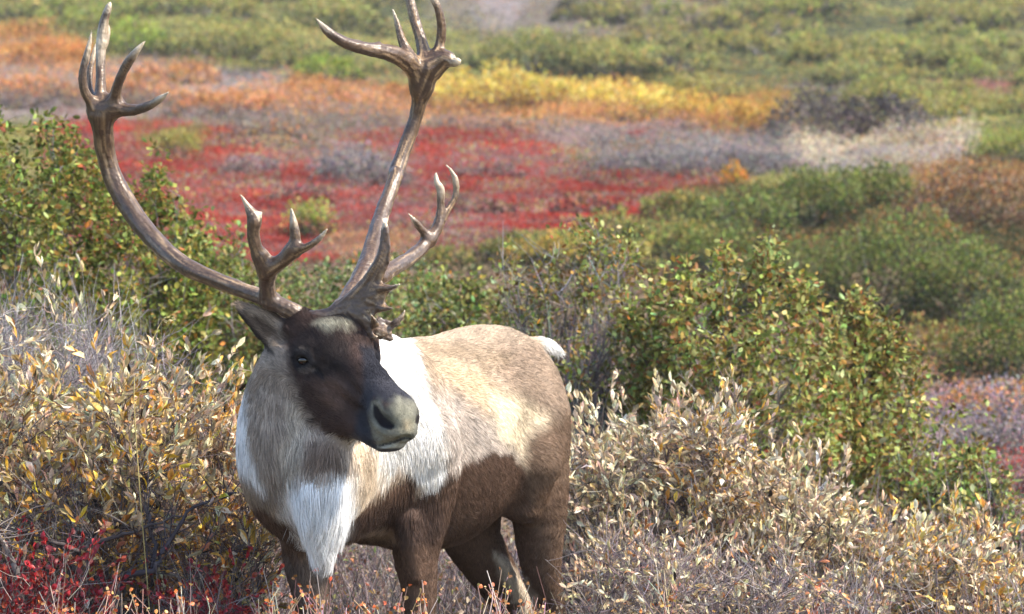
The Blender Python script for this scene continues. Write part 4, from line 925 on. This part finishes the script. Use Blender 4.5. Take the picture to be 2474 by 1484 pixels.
# ---- fur: short coat, long neck ruff and mane
def unit(v): v = np.array(v, float); return v / np.linalg.norm(v)
hd = unit(W(745, 790, -.40) - W(955, 1010, -.70))
G = []
def g(p, d, ln): G.append((p, unit(d), ln))
for t in (-.2, .2):
    for s_ in (.6, .85, 1.1):
        g(L(s_, t, 1.12), AX * .9 - UP * .25, .020); g(L(s_, t, .9), AX * .7 - UP * .6, .022); g(L(s_, t, .7), AX * .6 - UP * .6, .020)
    g(L(1.3, t * .6, 1.0), AX * .4 - UP * .9, .020); g(L(1.25, t * .7, .75), -UP + AX * .2, .018)
    g(L(.35, t, 1.12), AX * .5 - UP * .7, .032); g(L(.35, t, .9), AX * .3 - UP, .034); g(L(.35, t, .72), AX * .3 - UP, .028)
    for s_ in (.25, .4, 1.1, 1.3):
        for z_ in (.55, .3): g(L(s_, t * .8, z_), -UP + AX * .15, .013)
g(L(.5, 0, 1.2), AX, .022); g(L(.9, 0, 1.2), AX, .018)
g(L(.4, 0, .6), AX * .6 - UP * .8, .03); g(L(.8, 0, .6), AX * .8 - UP * .4, .02)
for p, ln in ((W(610, 900, -.35), .03), (W(600, 1000, -.35), .04), (W(600, 1100, -.35), .045), (W(640, 1200, -.3), .04), (W(690, 950, -.5), .035), (W(690, 1050, -.52), .045), (W(680, 1140, -.5), .06)): g(p, -UP + np.array([.12, -.1, 0]), ln)
for p, ln in ((W(760, 1050, -.55), .045), (W(820, 1090, -.52), .055), (W(860, 1130, -.45), .06)): g(p, -UP + np.array([.05, -.1, 0]), ln)
for p, ln, dx in ((W(700, 1190, -.55), .085, .22), (W(775, 1190, -.60), .085, 0), (W(850, 1180, -.52), .09, .1), (W(730, 1270, -.55), .085, .2), (W(820, 1270, -.52), .09, .0), (W(775, 1330, -.52), .045, 0)): g(p, -UP + np.array([dx, -.1, 0]), ln)
for p, ln in ((W(750, 900, -.55), .014), (W(800, 960, -.57), .015), (W(830, 860, -.57), .014), (W(870, 900, -.62), .012), (W(900, 870, -.45), .010), (W(780, 1020, -.53), .013), (W(720, 870, -.50), .012), (W(880, 1030, -.64), .008), (W(940, 980, -.74), .006), (W(1000, 1000, -.70), .005), (W(940, 1060, -.73), .007)): g(p, hd, ln)
g(W(800, 800, -.54), hd + UP * .5, .026); g(W(780, 765, -.42), hd + np.array([.1, .3, .5]), .03); g(W(700, 880, -.42), hd - UP * .5, .024)
ed = unit(W(573, 738, -.42) - W(700, 820, -.43))
for q in ((690, 820), (640, 785), (590, 750)): g(W(*q, -.45), ed + np.array([0, -.1, 0]), .020)
td = unit(W(1365, 865, .83) - W(1290, 820, .72))
g(W(1300, 825, .72), td, .028); g(W(1335, 842, .8), td + UP * .1, .036)
g(L(.3, 0, .05), -UP, .006); g(L(1.2, 0, .05), -UP, .006)
GP = np.array([a[0] for a in G]); GD = np.array([a[1] for a in G]); GL = np.array([a[2] for a in G])
rng = np.random.RandomState(3)
def make_fur(v, q, n, c, count):
    tri = np.concatenate([q[:, [0, 1, 2]], q[:, [0, 2, 3]]])
    ar = np.linalg.norm(np.cross(v[tri[:, 1]] - v[tri[:, 0]], v[tri[:, 2]] - v[tri[:, 0]]), axis=1)
    zc = v[tri[:, 0]]
    hw = ((zc[:, 1] < -.40) & (zc[:, 2] > 1.12)).astype(float)
    wt = ar * (1 + 1.4 * hw) * np.where(zc[:, 2] < .25, .2, 1)
    cs = np.cumsum(wt); ti = np.searchsorted(cs, rng.rand(count) * cs[-1]).clip(0, len(tri) - 1)
    r1 = np.sqrt(rng.rand(count)); r2 = rng.rand(count); b = np.stack([1 - r1, r1 * (1 - r2), r1 * r2], 1)
    P = (v[tri[ti]] * b[:, :, None]).sum(1); N = (n[tri[ti]] * b[:, :, None]).sum(1); N /= np.linalg.norm(N, axis=1)[:, None]
    col = (c[tri[ti]] * b[:, :, None]).sum(1)
    px, py = proj(P)
    # none on the eye, the nostrils' insides, the lips' line or the hooves
    ex, ey = 735, 871
    keep = ((((px - ex) / 20) ** 2 + ((py - ey) / 16) ** 2) > 1) | (P[:, 1] > -.40)
    keep &= ~((col.max(1) < .0165) & (P[:, 1] < -.4)) & (P[:, 2] > .085)
    P, N, col, px, py = P[keep], N[keep], col[keep], px[keep], py[keep]
    D = np.zeros_like(P); Ln = np.zeros(len(P))
    for s0 in range(0, len(P), 20000):
        sl = slice(s0, s0 + 20000)
        d2 = ((P[sl, None, :] - GP[None]) ** 2).sum(-1) + 1e-4; w_ = 1 / d2 ** 2.2; w_ /= w_.sum(1)[:, None]
        D[sl] = w_ @ GD; Ln[sl] = w_ @ GL
    D += (np.stack([vnoise(P + k_, 38, 2) for k_ in (0, 5, 9)], 1) - .5) * .7
    D += (np.stack([vnoise(P + k_, 12, 2) for k_ in (0, 5, 9)], 1) - .5) * .8 + rng.normal(0, .10, D.shape)
    T = D - N * (D * N).sum(1)[:, None]; T /= np.linalg.norm(T, axis=1)[:, None] + 1e-9
    Ln *= rng.uniform(.65, 1.2, len(P))
    lift = np.where(Ln > .03, .22, .28) * rng.uniform(.5, 1.4, len(P))
    K = 4; pts = np.zeros((len(P), K, 3), dtype=np.float32)
    for k_ in range(K):
        u = k_ / (K - 1)
        pts[:, k_] = P + T * (Ln * u)[:, None] + N * (Ln * lift * (u - .55 * u * u))[:, None] + np.array([0, 0, -1]) * (Ln * .25 * u * u * (Ln > .03))[:, None] - N * (.001 * (1 - u))
    rad = np.clip(Ln * .022, .00036, .00080)
    radii = (rad[:, None] * np.array([1, .95, .7, .12])[None]).astype(np.float32)
    br = rng.normal(1, .26, len(P)).clip(.4, 1.9) * (1 + (vnoise(P, 45, 2) - .5) * .5) * (1 + (vnoise(P, 150, 1) - .5) * .7)
    col = np.clip(col * br[:, None], .006, .9)
    hc = bpy.data.hair_curves.new('fur'); hc.add_curves([K] * len(P))
    hc.attributes['position'].data.foreach_set('vector', pts.ravel())
    ra = hc.attributes.get('radius') or hc.attributes.new('radius', 'FLOAT', 'POINT'); ra.data.foreach_set('value', radii.ravel())
    ca = hc.attributes.new('col', 'FLOAT_COLOR', 'CURVE'); c4 = np.ones((len(P), 4), dtype=np.float32); c4[:, :3] = col; ca.data.foreach_set('color', c4.ravel())
    hc.materials.append(mat_attr('fur', rough=0.6, spec=0.12, noise_amt=0))
    return child(link(bpy.data.objects.new('fur', hc)))
bn, _ = vnormals(bv, bq)
make_fur(bv, bq, bn, bc, 420000)

# eye
def blob(name, c, rad, mat, n=24):
    us = np.linspace(0, math.pi, n); vs = np.linspace(0, 2 * math.pi, n, endpoint=False)
    v = [(c[0] + rad[0] * math.sin(a) * math.cos(b), c[1] + rad[1] * math.sin(a) * math.sin(b), c[2] + rad[2] * math.cos(a)) for a in us for b in vs]
    f = [(i * n + j, i * n + (j + 1) % n, (i + 1) * n + (j + 1) % n, (i + 1) * n + j) for i in range(n - 1) for j in range(n)]
    return mesh_obj(name, v, np.array(f).ravel(), [4] * len(f), mat, None, None, True)
child(blob('eye', eye_s + np.array([.001, .010, 0]), (.0200, .0165, .0155), mat_plain('eye', (.010, .007, .006), .04, .8)))

# ---- antlers
def A(x, y): return (x / 2.0, y / 2.0)
def B(x, y): return ((620 + x / 3.091) / 1.1322, (480 + y / 3.091) / 1.1322)
def pt(p, y, w): return (W(p[0], p[1], y), max(w * mpx(y) / 2, .003))       # w = width in overview px
fa = Field((-1.35 + .0, -.72, 1.10), (-.36, .12, 2.20), 0.004)
k = .018
fa.chain([pt(B(700, 1235), -.44, 40), pt(B(590, 1170), -.45, 42), pt(B(470, 1110), -.45, 40), pt(A(1250, 1430), -.42, 38), pt(A(1100, 1375), -.36, 38), pt(A(900, 1290), -.28, 43), pt(A(765, 1180), -.20, 46), pt(A(655, 1050), -.13, 48), pt(A(565, 900), -.08, 48), pt(A(515, 760), -.08, 46), pt(A(498, 640), -.12, 48), pt(A(497, 560), -.15, 56)], k=k)
fa.chain([pt(A(470, 545), -.15, 44), pt(A(540, 515), -.16, 46)], k=.03)
fa.chain([pt(A(540, 525), -.16, 40), pt(A(640, 533), -.20, 27), pt(A(720, 512), -.26, 22), pt(A(775, 478), -.30, 15), pt(A(813, 447), -.32, 4)], k=.025)
fa.chain([pt(A(550, 510), -.16, 36), pt(A(563, 430), -.20, 24), pt(A(600, 335), -.24, 23), pt(A(650, 262), -.27, 19), pt(A(700, 200), -.28, 5)], k=.025)
fa.chain([pt(A(490, 510), -.15, 36), pt(A(487, 400), -.13, 25), pt(A(487, 240), -.10, 25), pt(A(500, 120), -.10, 22), pt(A(522, 45), -.11, 15), pt(A(532, 12), -.11, 4)], k=.025)
fa.chain([pt(A(500, 210), -.10, 18), pt(A(518, 172), -.09, 12), pt(A(522, 136), -.09, 8)], k=.015)
fa.chain([pt(A(462, 500), -.14, 20), pt(A(432, 430), -.10, 15), pt(A(436, 340), -.07, 16), pt(A(452, 260), -.05, 13), pt(A(462, 208), -.04, 4)], k=.015)
fa.chain([pt(A(455, 520), -.16, 30), pt(A(408, 440), -.19, 21), pt(A(400, 350), -.21, 20), pt(A(425, 240), -.22, 15), pt(A(443, 152), -.22, 4)], k=.02)
# bez tine with its two forks
fa.chain([pt(A(1300, 1450), -.44, 42), pt(A(1290, 1380), -.48, 38), pt(A(1290, 1310), -.52, 40), pt(A(1262, 1240), -.54, 38)], k=.02)
fa.chain([pt(A(1285, 1300), -.52, 36), pt(A(1240, 1210), -.55, 30), pt(A(1222, 1130), -.57, 30), pt(A(1228, 1060), -.58, 34), pt(A(1200, 1005), -.58, 19), pt(A(1163, 943), -.58, 4)], k=.02)
fa.chain([pt(A(1235, 1070), -.58, 22), pt(A(1262, 1030), -.58, 7)], k=.012)
fa.chain([pt(A(1290, 1305), -.52, 38), pt(A(1350, 1270), -.55, 36), pt(A(1405, 1215), -.57, 36), pt(A(1425, 1160), -.58, 28), pt(A(1418, 1080), -.59, 20), pt(A(1408, 1010), -.59, 4)], k=.02)
fa.chain([pt(A(1420, 1210), -.57, 32), pt(A(1480, 1195), -.60, 18), pt(A(1540, 1155), -.62, 14), pt(A(1580, 1108), -.63, 4)], k=.02)
av, aq = fa.mesh(); av = smooth_verts(av, aq, 1, .4)

fb = Field((-.72, -.78, 1.10), (-.10, .34, 2.36), 0.004)
fb.chain([pt(B(650, 1220), -.45, 40), pt(B(800, 1195), -.46, 34), pt(B(920, 1160), -.45, 36), pt(B(1000, 1095), -.42, 46), pt(B(1090, 960), -.34, 50), pt(B(1180, 790), -.25, 52), pt(B(1230, 640), -.17, 48), pt(B(1290, 400), -.06, 40), pt(B(1360, 200), .02, 36), pt(B(1430, 0), .08, 35),
          pt(A(1915, 830), .12, 36), pt(A(1965, 690), .16, 33), pt(A(2005, 580), .17, 33), pt(A(2030, 480), .16, 38), pt(A(2042, 400), .14, 46)], k=k)
# crown
fb.chain([pt(A(2030, 420), .14, 46), pt(A(2060, 340), .12, 60)], k=.03)
fb.chain([pt(A(2040, 420), .14, 40), pt(A(1985, 320), .10, 42), pt(A(1900, 262), .04, 42), pt(A(1800, 243), -.02, 34), pt(A(1680, 212), -.07, 28), pt(A(1600, 168), -.10, 22), pt(A(1555, 125), -.11, 14), pt(A(1527, 90), -.12, 4)], k=.025)
fb.chain([pt(A(1825, 235), -.01, 26), pt(A(1828, 212), -.01, 8)], k=.015)
fb.chain([pt(A(1985, 290), .09, 34), pt(A(1943, 200), .10, 20), pt(A(1920, 120), .11, 15), pt(A(1898, 48), .12, 4)], k=.02)
fb.chain([pt(A(2055, 320), .12, 40), pt(A(2035, 200), .14, 26), pt(A(2005, 100), .16, 25), pt(A(1980, 0), .17, 21), pt(A(1962, -90), .18, 14), pt(A(1955, -130), .18, 4)], k=.02)
fb.chain([pt(A(2090, 330), .12, 46), pt(A(2125, 215), .12, 24), pt(A(2132, 120), .11, 22), pt(A(2112, 30), .10, 19), pt(A(2075, -30), .10, 12), pt(A(2050, -60), .10, 4)], k=.02)
fb.chain([pt(A(2090, 320), .12, 56), pt(A(2150, 285), .10, 44), pt(A(2185, 300), .08, 26), pt(A(2208, 300), .06, 20)], k=.02)
# rear tine
fb.chain([pt(B(1290, 860), -.24, 40), pt(B(1400, 790), -.16, 36), pt(B(1520, 715), -.08, 35), pt(B(1620, 640), -.02, 33), pt(B(1700, 555), .02, 30)], k=k)
fb.chain([pt(B(1720, 530), .02, 26), pt(B(1650, 460), 0, 19), pt(B(1590, 390), -.02, 14), pt(B(1533, 320), -.03, 4)], k=.015)
fb.chain([pt(B(1710, 545), .02, 28), pt(B(1775, 450), .04, 28), pt(B(1805, 340), .05, 21), pt(B(1808, 220), .05, 20), pt(B(1808, 120), .05, 21), pt(A(2110, 880), .05, 13), pt(A(2105, 836), .05, 4)], k=.018)
fb.chain([pt(B(1800, 400), .05, 20), pt(A(2165, 1010), .07, 16), pt(A(2200, 950), .08, 14), pt(A(2203, 880), .08, 14), pt(A(2180, 825), .08, 9), pt(A(2155, 798), .08, 3)], k=.012)
# brow palm (shovel) with its points
palm = [B(940, 1120), B(1060, 1010), B(1180, 880), B(1260, 760), B(1300, 640), B(1325, 500), B(1338, 395), B(1368, 470), B(1385, 600), B(1372, 740), B(1335, 820), B(1308, 890), B(1322, 935), B(1390, 930), B(1465, 918), B(1430, 955), B(1372, 985), B(1345, 1030), B(1335, 1075), B(1360, 1105), B(1408, 1122), B(1370, 1138), B(1318, 1140), B(1270, 1165), B(1240, 1200), B(1245, 1270), B(1225, 1310), B(1250, 1345), B(1285, 1362), B(1250, 1388), B(1180, 1385), B(1090, 1330), B(1020, 1260), B(960, 1220), B(900, 1200)]
fb.plate(palm, lambda x, y: -.45 - (x - 820) * .0006 - (y - 700) * .00006, .017, k=.02)
fb.chain([pt(B(950, 1130), -.45, 30), pt(B(1120, 960), -.47, 22), pt(B(1240, 800), -.50, 20), pt(B(1310, 640), -.51, 16), pt(B(1338, 430), -.50, 8)], k=.02)
for ps in ([B(1300, 960), B(1380, 955), B(1462, 922)], [B(1290, 1120), B(1350, 1128), B(1405, 1122)], [B(1255, 1260), B(1238, 1220), B(1218, 1180)]):
    fb.chain([pt(ps[0], -.52, 18), pt(ps[1], -.54, 11), pt(ps[2], -.56, 3)], k=.012)
# the small far brow tine behind it
palm2 = [B(1255, 1215), B(1290, 1190), B(1330, 1215), B(1400, 1235), B(1450, 1215), B(1480, 1180), B(1505, 1145), B(1492, 1200), B(1460, 1262), B(1400, 1310), B(1392, 1350), B(1418, 1388), B(1370, 1402), B(1310, 1372), B(1270, 1310)]
fb.plate(palm2, lambda x, y: -.46 + (x - 900) * .0003, .010, k=.015)
fb.chain([pt(B(1300, 1330), -.47, 30), pt(B(1180, 1290), -.46, 34), pt(B(1050, 1190), -.45, 34)], k=.02)
fb.chain([pt(B(1420, 1240), -.46, 14), pt(B(1475, 1195), -.46, 9), pt(B(1506, 1143), -.46, 3)], k=.01)
rv, rq = fb.mesh(); rv = smooth_verts(rv, rq, 1, .4)

tips_l = [(A(813, 447), 75), (A(700, 200), 75), (A(532, 12), 34), (A(522, 136), 30), (A(462, 208), 60), (A(443, 152), 34), (A(1163, 943), 45), (A(1262, 1030), 14), (A(1408, 1010), 55), (A(1580, 1108), 50)]
tips_r = [(A(1527, 90), 60), (A(1898, 48), 50), (A(2050, -60), 60), (A(2208, 300), 26), (B(1533, 320), 45), (A(2105, 836), 90), (A(2155, 798), 70), (B(1462, 922), 25), (B(1405, 1122), 16), (B(1218, 1180), 10), (B(1505, 1145), 25), (B(1338, 395), 10), (B(1285, 1362), 7), (A(1955, -130), 30)]
def antler_param(v, segs):
    """for each vertex: distance along its tine, angle around it"""
    A0 = np.array([q[0] for q in segs]); B0 = np.array([q[1] for q in segs]); S0 = np.array([q[2] for q in segs]); Rr = np.array([q[3] for q in segs])
    along = np.zeros(len(v)); ang = np.zeros(len(v)); BA = B0 - A0; L2 = (BA ** 2).sum(1) + 1e-9
    for s0 in range(0, len(v), 8000):
        p = v[s0:s0 + 8000, None] - A0[None]; t = np.clip((p * BA).sum(-1) / L2, 0, 1); q = p - t[..., None] * BA
        d = np.linalg.norm(q, axis=-1) - Rr; j = d.argmin(1); i = np.arange(len(j))
        along[s0:s0 + 8000] = S0[j] + t[i, j] * np.sqrt(L2[j])
        T = norm(BA[j]); U = norm(np.cross(T, np.array([0, 1.0, 0]))); V = np.cross(T, U); qq = q[i, j]
        ang[s0:s0 + 8000] = np.arctan2((qq * V).sum(1), (qq * U).sum(1))
    return along, ang
def antler_cols(v, along, ang, tips):
    px, py = proj(v)
    base = np.array([.082, .050, .033]); pale = np.array([.46, .31, .17]); tipc = np.array([.52, .43, .31])
    g3 = np.stack([np.cos(ang) * 2.6, np.sin(ang) * 2.6, along * 9], 1)
    st = vnoise(g3, 1.6, 3); lg = vnoise(v, 8, 2); fine = vnoise(np.stack([np.cos(ang) * 6, np.sin(ang) * 6, along * 22], 1), 1.7, 2)
    m = np.clip((st - .52) * 4.5, 0, 1) * np.clip((lg - .30) * 3, .1, 1) * .85 + np.clip((fine - .6) * 4, 0, 1) * .25
    c = base + (pale - base) * np.clip(m, 0, 1)[:, None]
    c = c + (np.array([.085, .08, .088]) - c) * (np.clip((vnoise(v, 7, 2) - .45) * 3, 0, 1) * .4)[:, None]
    c = c * (1 - .45 * np.clip((fine - .35) * -4, 0, 1))[:, None]
    m = np.zeros(len(v))
    for (t, r) in tips:
        d = np.hypot(px - t[0], py - t[1]) + (vnoise(v, 40, 2) - .5) * 30 + (st - .5) * 50
        m = np.maximum(m, np.clip(1.15 - d / (r / 1.45), 0, 1) ** .8)
    return np.clip(c + (tipc - c) * m[:, None], .01, .9)
ANT = mat_attr('antler', rough=0.38, spec=0.5, noise_amt=0.22, noise_scale=60, bump=.35)
for v, q, tp, fld in ((av, aq, tips_l, fa), (rv, rq, tips_r, fb)):
    n, _ = vnormals(v, q); al, an = antler_param(v, fld.segs)
    g3 = np.stack([np.cos(an) * 2.6, np.sin(an) * 2.6, al * 7], 1)
    groove = (vnoise(g3, 1.7, 2) - .5) * .0050
    pearl = np.clip(1 - (v[:, 2] - 1.25) / .25, 0, 1) * np.clip(vnoise(v, 110, 1) - .5, 0, 1) * .006
    v2 = v + n * (groove + pearl + (vnoise(v, 28, 2) - .5) * .004)[:, None]
    child(mesh_obj('antler', v2, q.ravel(), np.full(len(q), 4), ANT, None, antler_cols(v, al, an, tp), smooth=True))
print('caribou sdf', __import__('time').time() - t_build)
# ------------------------------------------------------------------ the air
hz = np.array([(-420, -16, -3), (420, -16, -3), (420, 460, -3), (-420, 460, -3), (-420, -16, 75), (420, -16, 75), (420, 460, 75), (-420, 460, 75)], float)
hm = bpy.data.materials.new('air'); hm.use_nodes = True; hm.node_tree.nodes.clear()
pv = hm.node_tree.nodes.new('ShaderNodeVolumePrincipled'); pv.inputs['Color'].default_value = (.9, .93, 1, 1); pv.inputs['Density'].default_value = .00035
mo = hm.node_tree.nodes.new('ShaderNodeOutputMaterial'); hm.node_tree.links.new(pv.outputs[0], mo.inputs['Volume'])
tag(mesh_obj('haze', hz, [0, 3, 2, 1, 4, 5, 6, 7, 0, 1, 5, 4, 1, 2, 6, 5, 2, 3, 7, 6, 3, 0, 4, 7], [4] * 6, hm), kind='stuff')
